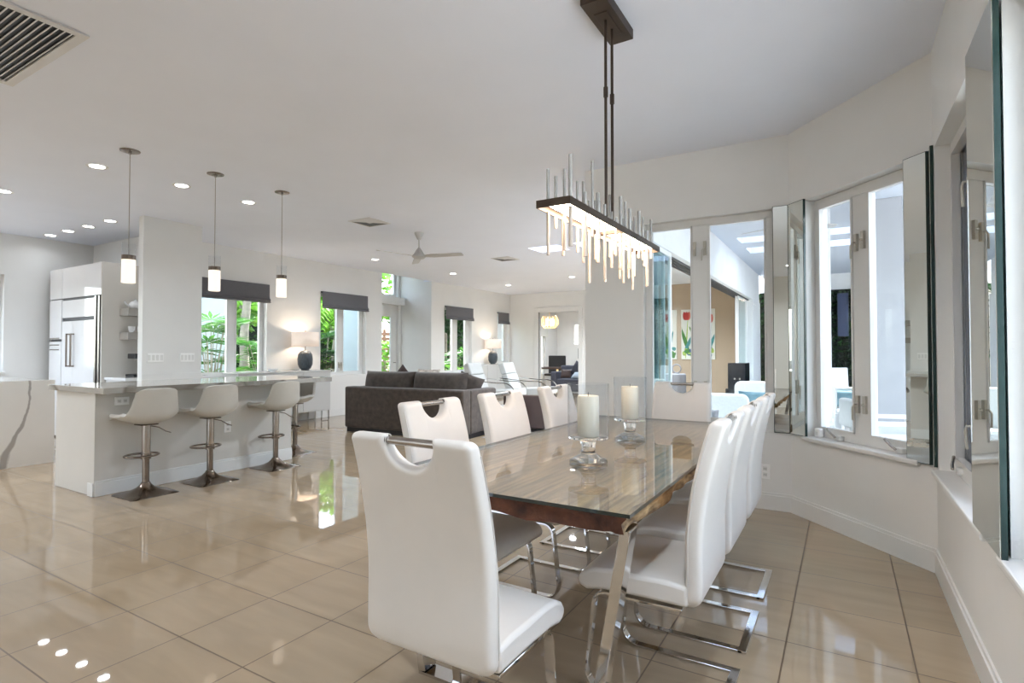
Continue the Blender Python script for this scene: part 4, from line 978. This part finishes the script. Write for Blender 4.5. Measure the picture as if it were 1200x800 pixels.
MB().box(0.28, 0.42, -0.238, 0.36, 0.06, 0.50).build('arm', dark_leather_m, ac, bevel=0.02)
MB().box(-0.278, 0.278, -0.238, 0.36, 0.08, 0.40).build('seat', dark_leather_m, ac, bevel=0.03)
for sx in (-1, 1):
    for y in (-0.36, 0.30): MB().box(sx * 0.38 - 0.02, sx * 0.38 + 0.02, y - 0.02, y + 0.02, 0.003, 0.06).build('leg', black_m, ac)
stt = thing('side_table', 'narrow white side table beside the brown armchair, behind a dining chair', 'side table', (-4.40, 7.27, 0.0085))
MB().box(-0.17, 0.17, -0.16, 0.16, 0.40, 0.43).build('tabletop', gloss_white_m, stt, bevel=0.003)
for sx in (-1, 1): MB().box(sx * 0.155 - 0.015, sx * 0.155 + 0.015, -0.16, 0.16, 0.0007, 0.40).build('side_panel', gloss_white_m, stt)
rug_m = pmat('striped_rug', (170, 164, 166), 0.95, var=0.5, scale=2.2, stretch=(14, 0.2, 1), col2=(208, 204, 202))
rug = MB().box(-4.58, -2.9, 6.75, 9.3, 0.0007, 0.008).build('rug', rug_m); tag(rug, 'grey striped rug under the brown armchair', 'rug')
pd = thing('pedestal', 'grey round pedestal seen through the bay window beside the sliding glass', 'pedestal', (-2.60, 10.0, 0))
MB().lathe([(0.20, 0.0007), (0.215, 0.05), (0.205, 0.4), (0.20, 0.86), (0.185, 0.875), (0.0, 0.876)], 36, cap=False).build('drum', pot_m, pd, smooth=40)
rg = thing('ring_sculpture', 'dark ring sculpture on top of the grey pedestal', 'sculpture', (-2.56, 10.0, 0.877))
MB().tube([(0.075 * math.cos(a), 0, 0.088 + 0.075 * math.sin(a)) for a in [2 * PI * i / 24 for i in range(24)]], 0.012, 8, closed=True).build('ring', pot_m, rg, smooth=50)
MB().box(-0.05, 0.05, -0.03, 0.03, 0.0005, 0.014).build('foot', pot_m, rg)

# paintings on the tan wall
def painting(x0, x1, z0, z1, y, label, seed, n_t):
    r = thing('painting', label, 'painting', ((x0 + x1) / 2, y - 0.02, z0), 0, 'floral paintings on the tan wall')
    MB().box(x0, x1, y - 0.04, y - 0.0005, z0, z1).build('canvas', canvas_m, r, world=True, bevel=0.003)
    rn = random.Random(seed); layers = {k: MB() for k in paints}
    def blob(k, cx, cz, rx, rz_, ang, pts=16, tip=1.0, ly=0.0):
        P = []
        for i in range(pts):
            a = 2 * PI * i / pts; q = math.copysign(abs(math.cos(a)) ** tip, math.cos(a)); u, v = rx * math.sin(a) * (1 - 0.35 * math.cos(a)), rz_ * q
            x = cx + u * math.cos(ang) - v * math.sin(ang); z = cz + u * math.sin(ang) + v * math.cos(ang)
            x = min(x1 - 0.01, max(x0 + 0.01, x)); z = min(z1 - 0.01, max(z0 + 0.01, z)); P.append((x, y - 0.0415 - ly, z))
        layers[k].add(P, [tuple(range(pts))])
    w, h = x1 - x0, z1 - z0
    for i in range(n_t):
        cx = x0 + w * (i + 0.5) / n_t; top = z1 - h * (0.10 + 0.12 * rn.random())
        blob('pale_green', cx, (top + z0) / 2, 0.016, (top - z0) / 2, rn.uniform(-0.08, 0.08), ly=0.0)
        blob('green', cx - 0.06, z0 + h * 0.42, 0.045, h * 0.27, rn.uniform(0.2, 0.5), ly=0.0006)
        blob('teal', cx + 0.07, z0 + h * 0.36, 0.04, h * 0.22, rn.uniform(-0.5, -0.2), ly=0.0008)
        for d, k in ((-0.045, 'red'), (0.045, 'coral'), (0.0, 'red')): blob(k, cx + d, top, 0.05, 0.11, -d * 4, ly=0.001 + 0.0004 * (d == 0))
    for i in range(9 * n_t): blob(rn.choice(('green', 'blue', 'pale_green', 'teal')), x0 + w * rn.uniform(0.08, 0.92), z0 + h * rn.uniform(0.06, 0.26), 0.045, 0.06, rn.uniform(-1.5, 1.5), ly=0.0016 + 0.0001 * i)
    for k, L in layers.items():
        if L.v: L.build('painted_shapes', paints[k], r, world=True)
painting(-3.52, -2.70, 1.08, 2.34, 14.27, 'floral painting with red tulips and green leaves on the tan wall', 4, 3)
painting(-4.08, -3.64, 1.08, 2.34, 14.27, 'narrow strip of a floral painting showing beside the sliding glass frame', 9, 1)
window('reflection_window', (XL - 0.22, 14.27), (1, 0), (0, 1), 3.86, 4.66, 0.25, 2.43, 0.06, [(3.92, 4.60)], (0.32, 2.37))  # added window, stands for the pale green reflection in the sliding glass

# ------------------------------------------------------------------ office through the doorway
os_ = thing('office_sofa', 'charcoal grey sofa in the room beyond the far doorway', 'sofa', (-6.85, 15.75, 0))
MB().box(-0.95, 0.95, 0.28, 0.48, 0.06, 0.84).build('backrest', grey_fab, os_, bevel=0.04, seg=3)
MB().box(-0.95, -0.75, -0.45, 0.279, 0.06, 0.66).build('arm', grey_fab, os_, bevel=0.04, seg=3)
MB().box(0.75, 0.95, -0.45, 0.279, 0.06, 0.66).build('arm', grey_fab, os_, bevel=0.04, seg=3)
MB().box(-0.748, 0.748, -0.45, 0.279, 0.06, 0.44).build('seat', grey_fab, os_, bevel=0.04, seg=3)
for sx in (-0.88, 0.88):
    for sy in (-0.4, 0.42): MB().box(sx - 0.03, sx + 0.03, sy - 0.03, sy + 0.03, 0.0007, 0.06).build('leg', black_m, os_)
throw((-7.12, 15.86, 0.72), 0.44, 0.44, 0.14, -0.3, 0.0, pmat('dark_grey_pillow', (70, 70, 80), 0.9, var=0.1), 'dark grey pillow standing on its corner on the far grey sofa', ry=0.5)
throw((-7.36, 15.5, 0.60), 0.32, 0.30, 0.1, -0.5, 0.3, dark_leather_m, 'small brown pillow leaning on the arm of the far grey sofa')
throw((-6.95, 15.5, 0.55), 0.42, 0.26, 0.12, -0.9, -0.2, grey_fab2, 'pale blue pillow lying on the seat of the far grey sofa')
dk = thing('desk', 'dark wood desk in the room beyond the far doorway', 'desk', (-8.6, 16.9, 0))
MB().box(-0.6, 0.45, -0.35, 0.35, 0.69, 0.75).build('desktop', desk_m, dk, bevel=0.004)
for sx in (-0.55, 0.40):
    for sy in (-0.3, 0.3): MB().box(sx - 0.025, sx + 0.025, sy - 0.025, sy + 0.025, 0.0007, 0.69).build('leg', gold_m, dk)
oc = thing('office_chair', 'black high-backed chair behind the desk in the far room', 'chair', (-8.85, 17.7, 0))
MB().box(-0.34, 0.34, 0.16, 0.24, 0.48, 1.14).build('backrest', black_m, oc, bevel=0.03, seg=3)
MB().box(-0.30, 0.30, -0.26, 0.2, 0.42, 0.50).build('seat', black_m, oc, bevel=0.03, seg=3)
MB().tube([(0, 0, 0.06), (0, 0, 0.42)], 0.03, 12).build('post', chrome_m, oc, smooth=40)
for k in range(5):
    a = 2 * PI * k / 5; MB().tube([(0, 0, 0.08), (0.26 * math.cos(a), 0.26 * math.sin(a), 0.03)], 0.018, 8).build('foot', chrome_m, oc, smooth=40)
oc2 = thing('office_chandelier', 'gilded crystal chandelier glowing in the far doorway', 'chandelier', (-8.44, 16.5, H))
MB().tube([(0, 0, -0.0008), (0, 0, -0.5)], 0.008, 8).build('stem', gold_m, oc2)
MB().lathe([(0.0, -0.02), (0.06, -0.02), (0.06, -0.0008)], 20).build('canopy', gold_m, oc2)
for k in range(16):
    a = 2 * PI * k / 16
    MB().tube([(0.05 * math.cos(a), 0.05 * math.sin(a), -0.92), (0.2 * math.cos(a), 0.2 * math.sin(a), -0.93), (0.30 * math.cos(a), 0.30 * math.sin(a), -0.78), (0.28 * math.cos(a), 0.28 * math.sin(a), -0.62), (0.22 * math.cos(a), 0.22 * math.sin(a), -0.52)], [0.01, 0.012, 0.014, 0.012, 0.006], 6).build('arm', gold_m, oc2, smooth=50)
for k in range(6):
    a = 2 * PI * (k + 0.5) / 6; MB().tube([(0.12 * math.cos(a), 0.12 * math.sin(a), -0.85), (0.12 * math.cos(a), 0.12 * math.sin(a), -0.62)], 0.018, 8).build('bulb', bulb_m, oc2, smooth=50)
pw = thing('plantation_shutter', 'white louvred shutter on the back wall window of the far room', 'shutter', (-8.58, 19.17, 1.55))
f = MB()
for a in ((-8.80, -8.74, 1.5, 2.36), (-8.42, -8.36, 1.5, 2.36), (-8.74, -8.42, 1.5, 1.56), (-8.74, -8.42, 2.30, 2.36)): f.box(a[0], a[1], 19.13, 19.197, a[2], a[3])
f.build('shutter_frame', trim_m, pw, world=True)
sl = MB()
for k in range(11):
    sl.box(-8.74, -8.42, -0.03, 0.03, -0.004, 0.004, M=Matrix.Translation((0, 19.17, 1.59 + k * 0.066)) @ Matrix.Rotation(0.6, 4, 'X'))
sl.build('louvres', trim_m, pw, world=True)
pc = thing('picture', 'small dark framed picture below the shutter in the far room', 'picture', (-8.5, 19.18, 1.0))
MB().box(-8.60, -8.42, 19.165, 19.198, 1.02, 1.40).build('picture_frame', black_m, pc, world=True)
MB().box(-8.58, -8.44, 19.162, 19.165, 1.04, 1.38).build('picture_print', pot_m, pc, world=True)

# ------------------------------------------------------------------ patio
def outdoor_sofa(name, label, loc, w, hb, rz, group=None):
    r = thing(name, label, 'outdoor seat', loc, rz, group)
    def rr(x0, x1, z0, z1, rad=0.09):
        P = [(x0, z0), (x1, z0)]
        P += [(x1 - rad + rad * math.cos(a), z1 - rad + rad * math.sin(a)) for a in [PI / 2 * i / 6 for i in range(7)]]
        P += [(x0 + rad - rad * math.sin(a), z1 - rad + rad * math.cos(a)) for a in [PI / 2 * i / 6 for i in range(7)]]
        return P
    Mx = Matrix(((1, 0, 0, 0), (0, 0, 1, 0), (0, 1, 0, 0), (0, 0, 0, 1)))
    MB().prism(rr(-w / 2, w / 2, 0.32, hb), 0.30, 0.42, M=Mx).build('backrest', patio_fab, r, bevel=0.03, seg=3)
    MB().box(-w / 2, w / 2, -0.38, 0.30, 0.30, 0.44).build('seat_cushion', patio_fab, r, bevel=0.04, seg=3)
    MB().box(-w / 2, w / 2, -0.40, 0.42, 0.24, 0.298).build('seat_frame', patio_white, r, bevel=0.01)
    for sx in (-1, 1):
        for y in (-0.36, 0.38): MB().box(sx * (w / 2 - 0.04) - 0.025, sx * (w / 2 - 0.04) + 0.025, y - 0.025, y + 0.025, 0.0007, 0.24).build('leg', patio_white, r)
    return r
PZ = -0.04
outdoor_sofa('outdoor_sofa', 'pale outdoor sofa with teal cushion seen through the window facing the table end', (-0.70, 8.05, PZ), 1.26, 0.89, 0)
throw((-0.97, 7.96, 0.58), 0.5, 0.32, 0.13, -0.25, 0.0, teal_fab, 'teal ombre cushion on the pale outdoor sofa')
outdoor_sofa('outdoor_armchair', 'rounded pale blue outdoor armchair nearest the house, in front of the outdoor sofa', (-1.27, 6.72, PZ), 0.62, 0.80, 0.0)
throw((-1.33, 6.66, 0.50), 0.2, 0.2, 0.1, -0.3, 0.0, pot_m, 'small grey cushion on the nearest pale outdoor armchair')
def slat_chair(label, loc, rz):
    r = thing('patio_chair', label, 'patio chair', loc, rz, 'white slatted patio chairs')
    MB().box(-0.34, 0.34, 0.26, 0.36, 0.50, 0.80).build('back_cushion', patio_fab, r, bevel=0.03, seg=3)
    MB().box(-0.32, 0.32, -0.34, 0.26, 0.40, 0.50).build('seat_cushion', patio_fab, r, bevel=0.03, seg=3)
    m = MB().box(-0.38, 0.38, -0.38, 0.40, 0.34, 0.398)
    m.build('seat_frame', patio_white, r)
    for sx in (-1, 1):
        for y in (-0.34, 0.36): MB().box(sx * 0.36 - 0.03, sx * 0.36 + 0.03, y - 0.03, y + 0.03, 0.0007, 0.34).build('leg', patio_white, r)
        MB().box(sx * 0.36 - 0.03, sx * 0.36 + 0.03, -0.37, 0.39, 0.58, 0.62).box(sx * 0.36 - 0.03, sx * 0.36 + 0.03, -0.37, -0.31, 0.398, 0.58).box(sx * 0.36 - 0.03, sx * 0.36 + 0.03, 0.33, 0.39, 0.398, 0.58).build('arm', patio_white, r)
    for x in (-0.2, 0.0, 0.2): MB().box(x - 0.04, x + 0.04, -0.37, -0.34, 0.04, 0.34).build('front_slat', patio_white, r)
    MB().box(-0.36, 0.36, -0.37, -0.335, 0.02, 0.06).build('front_rail', patio_white, r)
    return r
slat_chair('white slatted patio chair with blue cushion in the middle bay window', (0.05, 9.0, PZ), 0.0)
throw((0.06, 9.14, 0.60), 0.5, 0.24, 0.12, -0.2, 0.0, teal_fab, 'blue ombre cushion on the white slatted patio chair in the bay window')
slat_chair('white slatted patio chair beside the pale pillar, seen side-on', (0.40, 6.9, PZ), 1.9)
hc = thing('patio_dining_chair', 'white patio chair back against the green plant wall', 'patio chair', (0.06, 12.2, PZ), 0.5)
MB().box(-0.16, 0.16, 0.16, 0.21, 0.5, 1.02, M=Matrix.Rotation(-0.08, 4, 'X')).build('backrest', patio_white, hc, bevel=0.02)
MB().box(-0.22, 0.22, -0.24, 0.2, 0.43, 0.48).build('seat', patio_white, hc, bevel=0.02)
for sx in (-1, 1):
    for y in (-0.2, 0.17): MB().box(sx * 0.2 - 0.015, sx * 0.2 + 0.015, y - 0.015, y + 0.015, 0.0007, 0.43).build('leg', patio_white, hc)
gr = thing('patio_grill', 'black outdoor grill cabinet with lower side shelf by the sliding doors', 'grill', (-1.52, 10.0, PZ))
MB().box(-0.13, 0.14, -0.25, 0.25, 0.0007, 1.12).build('cabinet', black_gl, gr, bevel=0.006)
MB().box(-0.17, -0.132, -0.25, 0.25, 0.62, 0.69).box(-0.17, -0.132, -0.25, 0.25, 0.0007, 0.62).build('side_shelf', black_m, gr, bevel=0.004)
for dx in (-0.02, 0.06): MB().tube([(dx, -0.255, 0.86), (dx, -0.275, 0.86)], 0.016, 10).build('knob', steel_m, gr, smooth=40)
fan((-0.55, 7.4, 3.1), 'patio ceiling fan seen through the top of the window facing the table end', 0.62, 0.30, 0.6)
def leaves(mb, pos, d, ln, w, roll=0.0, droop=0.3, mi=0):
    d = d.normalized(); up = Vector((0, 0, 1)); s = d.cross(up)
    s = s.normalized() if s.length > 1e-3 else Vector((1, 0, 0)); s = Matrix.Rotation(roll, 3, d) @ s
    p1 = pos + d * ln * 0.5 + Vector((0, 0, -droop * ln * 0.12)); p2 = pos + d * ln + Vector((0, 0, -droop * ln * 0.45))
    mb.add([pos, p1 + s * w, p2, p1 - s * w], [(0, 1, 2), (0, 2, 3)], mi)
def rdir(r, up=0.2):
    a = r.uniform(0, 2 * PI); z = r.uniform(-0.7, 1) + up; return Vector((math.cos(a), math.sin(a), z)).normalized()
# green plant wall
rn = random.Random(3); mb = MB()
for i in range(4200):
    x, z = rn.uniform(-1.76, 1.5), rn.uniform(0.0, 2.70)
    leaves(mb, Vector((x, 14.885 - rn.uniform(0.0, 0.08), z)), Vector((rn.uniform(-1, 1), -0.9, rn.uniform(-0.7, 0.9))), rn.uniform(0.08, 0.19), rn.uniform(0.015, 0.04), rn.uniform(-1, 1), 0.5, rn.choice((0, 0, 1)))
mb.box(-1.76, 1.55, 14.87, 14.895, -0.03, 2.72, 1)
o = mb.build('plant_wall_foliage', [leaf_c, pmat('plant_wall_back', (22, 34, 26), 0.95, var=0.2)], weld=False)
tag(o, 'dark green vertical plant wall at the end of the patio', 'plant wall', kind='stuff')
np_ = thing('patio_screen', 'narrow dark blue panel hung on the green plant wall', 'panel', (0.015, 14.7, 1.7))
MB().box(-0.10, 0.13, 14.70, 14.74, 1.62, 2.62).build('screen_frame', black_m, np_, world=True, bevel=0.004)
MB().box(-0.09, 0.12, 14.696, 14.70, 1.63, 2.61).build('screen_face', navy_m, np_, world=True)
MB().box(-0.03, 0.03, 14.74, 14.87, 2.0, 2.2).build('wall_bracket', black_m, np_, world=True)
sc_ = thing('window_screen', 'slate grey privacy screen behind the glass of the bay window nearest the camera', 'window screen', (0.575, 3.5, 0.68))
MB().box(0.568, 0.572, 3.28, 3.803, 0.68, 2.35).build('screen_mesh', screen_m, sc_, world=True)
MB().box(0.566, 0.58, 3.272, 3.28, 0.68, 2.35).build('edge_bar', patio_white, sc_, world=True)

# ------------------------------------------------------------------ garden
tag(MB().box(-12.7, -12.5, 5.2, 7.72, -0.12, 3.4).build('wall_garden', garden_wall_m), kind='structure')
tag(MB().box(-10.6, 12, -24, -4.5, -0.3, -0.12).build('garden_ground', ground_m), kind='structure')
def tree(name, label, x, y, h, rad, n, ls, mat, seed, z0=-0.12, cat='tree', group='garden trees beyond the long wall windows', trunk=0.09, low=0.35):
    rn = random.Random(seed); r = thing(name, label, cat, (x, y, z0), 0, group)
    m = MB().tube([(0, 0, 0.0007), (0.06 * rn.uniform(-1, 1), 0.06, h * 0.35), (0.1 * rn.uniform(-1, 1), -0.05, h * 0.7)], [trunk, trunk * 0.8, trunk * 0.45], 8)
    for k in range(5):
        a = rn.uniform(0, 2 * PI); zz = h * rn.uniform(0.3, 0.6); m.tube([(0, 0, zz), (rad * 0.45 * math.cos(a), rad * 0.45 * math.sin(a), zz + h * 0.2)], [trunk * 0.4, trunk * 0.15], 6)
    m.build('trunk', bark_trunk_m, r, smooth=50)
    mb = MB()
    for i in range(n):
        d = rdir(rn, 0.0); q = rn.random() ** 0.45
        p = Vector((d.x * rad * q, d.y * rad * q, h * low + (d.z * 0.5 + 0.5) * h * (1 - low) * 1.0))
        leaves(mb, p, rdir(rn, 0.1), ls * rn.uniform(0.6, 1.3), ls * rn.uniform(0.16, 0.3), rn.uniform(-1.2, 1.2), 0.5)
    mb.build('crown', mat, r, weld=False); return r
def fan_palm(name, label, x, y, h, n, ls, mat, seed, z0=-0.12, group='garden palms below the windows', spread=1.0, cat='palm'):
    rn = random.Random(seed); r = thing(name, label, cat, (x, y, z0), 0, group)
    st_, mb = MB(), MB()
    for k in range(n):
        a = rn.uniform(0, 2 * PI); hh = h * rn.uniform(0.45, 1.0); o = rn.uniform(0.1, 0.42) * spread
        tip = Vector((o * math.cos(a), o * math.sin(a), hh))
        st_.tube([(0.04 * math.cos(a), 0.04 * math.sin(a), 0.0007), (o * 0.5 * math.cos(a), o * 0.5 * math.sin(a), hh * 0.6), tip], 0.008, 5)
        ax = Vector((math.cos(a), math.sin(a), 0.35)).normalized(); sd = ax.cross(Vector((0, 0, 1))).normalized(); nn = sd.cross(ax)
        for j in range(11):
            b = -1.9 + 3.8 * j / 10; d = ax * math.cos(b) + sd * math.sin(b) + nn * 0.1
            leaves(mb, tip, d, ls * (1 - 0.05 * abs(b)) * rn.uniform(0.85, 1.1), ls * 0.07, rn.uniform(-0.3, 0.3), 0.35)
    st_.build('stems', bark_trunk_m, r, smooth=50); mb.build('fronds', mat, r, weld=False); return r
fan_palm('fan_palm', 'dark green fan palm low in the first pane of the window behind the peninsula', -9.9, 5.80, 2.05, 20, 0.50, leaf_b, 1)
fan_palm('fan_palm', 'spiky green palm low in the second pane of the window behind the peninsula', -10.1, 7.05, 1.6, 16, 0.44, leaf_b, 2)
fan_palm('croton_shrub', 'yellow-orange croton shrub at the foot of the window behind the peninsula', -9.40, 6.45, 0.98, 12, 0.20, leaf_y, 5, group=None, cat='shrub')
fan_palm('fan_palm', 'dark fan palm in the window above the sofa end', -11.2, 9.45, 1.9, 16, 0.6, leaf_c, 8)
fan_palm('fan_palm', 'palm fronds crossing the window beyond the alcove', -10.6, 14.0, 1.6, 12, 0.8, leaf_b, 9)
fan_palm('fern', 'bright fern at the foot of the window beyond the alcove', -9.9, 13.2, 0.95, 16, 0.28, leaf_a, 10, group=None, cat='fern')
def trunk_palm(label, x, y, h, r0, seed):
    rn = random.Random(seed); r = thing('palm_tree', label, 'palm tree', (x, y, -0.12), 0, 'tall garden palms')
    m = MB(); pts = [(0.05 * math.sin(i * 0.7), 0.03 * i / 12, 0.0007 + h * i / 14) for i in range(15)]
    m.tube(pts, [r0 * (1.15 - 0.3 * i / 14 + (0.06 if i % 2 else 0)) for i in range(15)], 12).build('trunk', bark_trunk_m, r, smooth=50)
    mb = MB()
    for k in range(14):
        a = 2 * PI * k / 14 + rn.uniform(-0.2, 0.2); e = rn.uniform(0.1, 0.9); L_ = rn.uniform(0.8, 1.15); prev = Vector((0, 0, h))
        for j in range(12):
            t_ = (j + 1) / 12; p = Vector((math.cos(a) * L_ * t_, math.sin(a) * L_ * t_, h + L_ * (e * t_ - 0.9 * t_ * t_)))
            d = (p - prev).normalized(); sd = d.cross(Vector((0, 0, 1))).normalized()
            for sg in (-1, 1): leaves(mb, p, (d * 0.5 + sd * sg + Vector((0, 0, -0.15))), 0.36 * (1 - 0.5 * t_), 0.025, 0, 0.6)
            prev = p
    mb.build('fronds', leaf_a, r, weld=False); return r
trunk_palm('slender pale palm trunk in the second pane of the window behind the peninsula', -11.05, 7.2, 3.4, 0.085, 4)
trunk_palm('pale palm in the window above the sofa end', -12.0, 10.5, 2.6, 0.08, 6)
for i, (x, y, h, rad, n, ls, m_, lab) in enumerate((
    (-14.3, 9.2, 4.6, 1.2, 900, 0.36, leaf_a, 'bright leafy tree filling the second pane of the window behind the peninsula'),
    (-16.2, 11.6, 5.5, 0.9, 700, 0.42, leaf_b, 'mid green tree behind the bright tree in the window behind the peninsula'),
    (-13.9, 12.3, 4.2, 0.9, 800, 0.34, leaf_a, 'bright tree in the window above the sofa end'),
    (-15.4, 14.7, 5.2, 1.1, 800, 0.42, leaf_a, 'bright tree above the slatted fence behind the entry door'),
    (-12.4, 16.2, 4.6, 1.25, 1300, 0.36, leaf_c, 'dark tree filling the window beyond the alcove'),
    (-14.2, 18.2, 5.4, 1.1, 800, 0.42, leaf_b, 'tall mid green tree at the far end of the garden'),
    (-12.0, 19.4, 4.6, 1.3, 900, 0.40, leaf_c, 'dark tree seen through the office window'))):
    tree('tree', lab, x, y, h, rad, n, ls, m_, 20 + i)
tree('tree', 'pale green tree glimpsed through the sliding glass stack', -4.9, 22.0, 5.0, 1.5, 900, 0.34, leaf_a, 41, group=None)
tree('shrub', 'low leafy shrub behind the fan palm in the window behind the peninsula', -11.3, 6.3, 1.0, 0.6, 500, 0.2, leaf_b, 51, cat='shrub', group=None, trunk=0.03, low=0.1)
def hedge(label, x0, x1, y0, y1, h, n, seed, mats):
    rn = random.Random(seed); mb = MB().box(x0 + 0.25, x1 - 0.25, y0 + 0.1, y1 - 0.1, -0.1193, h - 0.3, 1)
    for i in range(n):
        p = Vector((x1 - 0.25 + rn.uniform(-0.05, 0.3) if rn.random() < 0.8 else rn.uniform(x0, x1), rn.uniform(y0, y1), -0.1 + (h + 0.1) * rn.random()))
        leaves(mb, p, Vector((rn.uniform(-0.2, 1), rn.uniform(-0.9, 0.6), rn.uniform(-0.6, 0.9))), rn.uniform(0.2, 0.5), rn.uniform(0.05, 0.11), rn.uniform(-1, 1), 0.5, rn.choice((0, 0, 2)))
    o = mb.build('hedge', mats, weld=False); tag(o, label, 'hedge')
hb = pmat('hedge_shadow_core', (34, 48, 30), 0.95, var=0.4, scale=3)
hedge('long bright green hedge behind the garden trees beyond the long wall windows', -18.6, -17.6, 6.0, 16.4, 4.6, 2200, 71, [leaf_a, hb, leaf_b])
hedge('dark dense hedge at the far end of the garden beyond the alcove', -16.6, -15.6, 18.6, 27.5, 4.6, 2000, 72, [leaf_c, hb, leaf_b])
fe = thing('slatted_fence', 'reddish slatted wooden fence behind the glazed entry door', 'fence', (-12.3, 12.75, -0.12))
m = MB()
for k in range(13): m.box(-0.012, 0.012, -0.9, 0.9, 0.1 + k * 0.15, 0.2 + k * 0.15)
m.build('slats', fence_m, fe)
for y in (-0.9, 0.0, 0.9): MB().box(-0.06, -0.013, y - 0.04, y + 0.04, 0.0007, 2.1).build('post', fence_m, fe)
tree('shrub', 'bright shrub in front of the slatted fence behind the entry door', -11.6, 12.0, 1.9, 0.45, 260, 0.22, leaf_a, 61, cat='shrub', group=None, trunk=0.03, low=0.15)

# ------------------------------------------------------------------ light, sky, camera
W = bpy.data.worlds.new('sky'); C.world = W; W.use_nodes = True
nt = W.node_tree; bg = nt.nodes['Background']; sk = nt.nodes.new('ShaderNodeTexSky'); sk.sky_type = 'NISHITA'
sk.sun_disc = False; sk.sun_elevation = math.radians(58); sk.sun_rotation = math.radians(-10); sk.air_density = 1.0; sk.dust_density = 2.2; sk.ozone_density = 1.0
bw = nt.nodes.new('ShaderNodeRGBToBW'); mxs = nt.nodes.new('ShaderNodeMixRGB'); mxs.inputs[0].default_value = 0.5
nt.links.new(sk.outputs[0], bw.inputs[0]); nt.links.new(sk.outputs[0], mxs.inputs[1]); nt.links.new(bw.outputs[0], mxs.inputs[2]); nt.links.new(mxs.outputs[0], bg.inputs[0]); bg.inputs[1].default_value = 0.7
sd = bpy.data.lights.new('sun', 'SUN'); sd.energy = 5.0; sd.angle = math.radians(0.6); sd.color = (1, 0.96, 0.9)
so = bpy.data.objects.new('sun', sd); COL.objects.link(so); so.rotation_euler = Vector((0.1, -0.5, -0.86)).to_track_quat('-Z', 'Y').to_euler()

cd = bpy.data.cameras.new('camera'); cd.sensor_width = 36; cd.lens = 645 / 1200 * 36; cd.clip_start = 0.05; cd.clip_end = 200
co = bpy.data.objects.new('camera', cd); COL.objects.link(co); co.location = (0, 0, 1.26)
co.rotation_euler = (PI / 2 + 0.0195, 0, 0.541)
C.camera = co
sc = C
sc.view_settings.view_transform = 'Standard'; sc.view_settings.look = 'None'; sc.view_settings.gamma = 1; sc.view_settings.use_curve_mapping = False
sc.view_settings.exposure = 1.5
cy = sc.cycles
cy.use_denoising = True
try: cy.denoiser = 'OPENIMAGEDENOISE'
except Exception: pass
cy.max_bounces = 10; cy.diffuse_bounces = 5; cy.glossy_bounces = 6; cy.transmission_bounces = 8; cy.transparent_max_bounces = 24
cy.caustics_reflective = False; cy.caustics_refractive = False; cy.sample_clamp_indirect = 6; cy.use_adaptive_sampling = True; cy.adaptive_threshold = 0.01
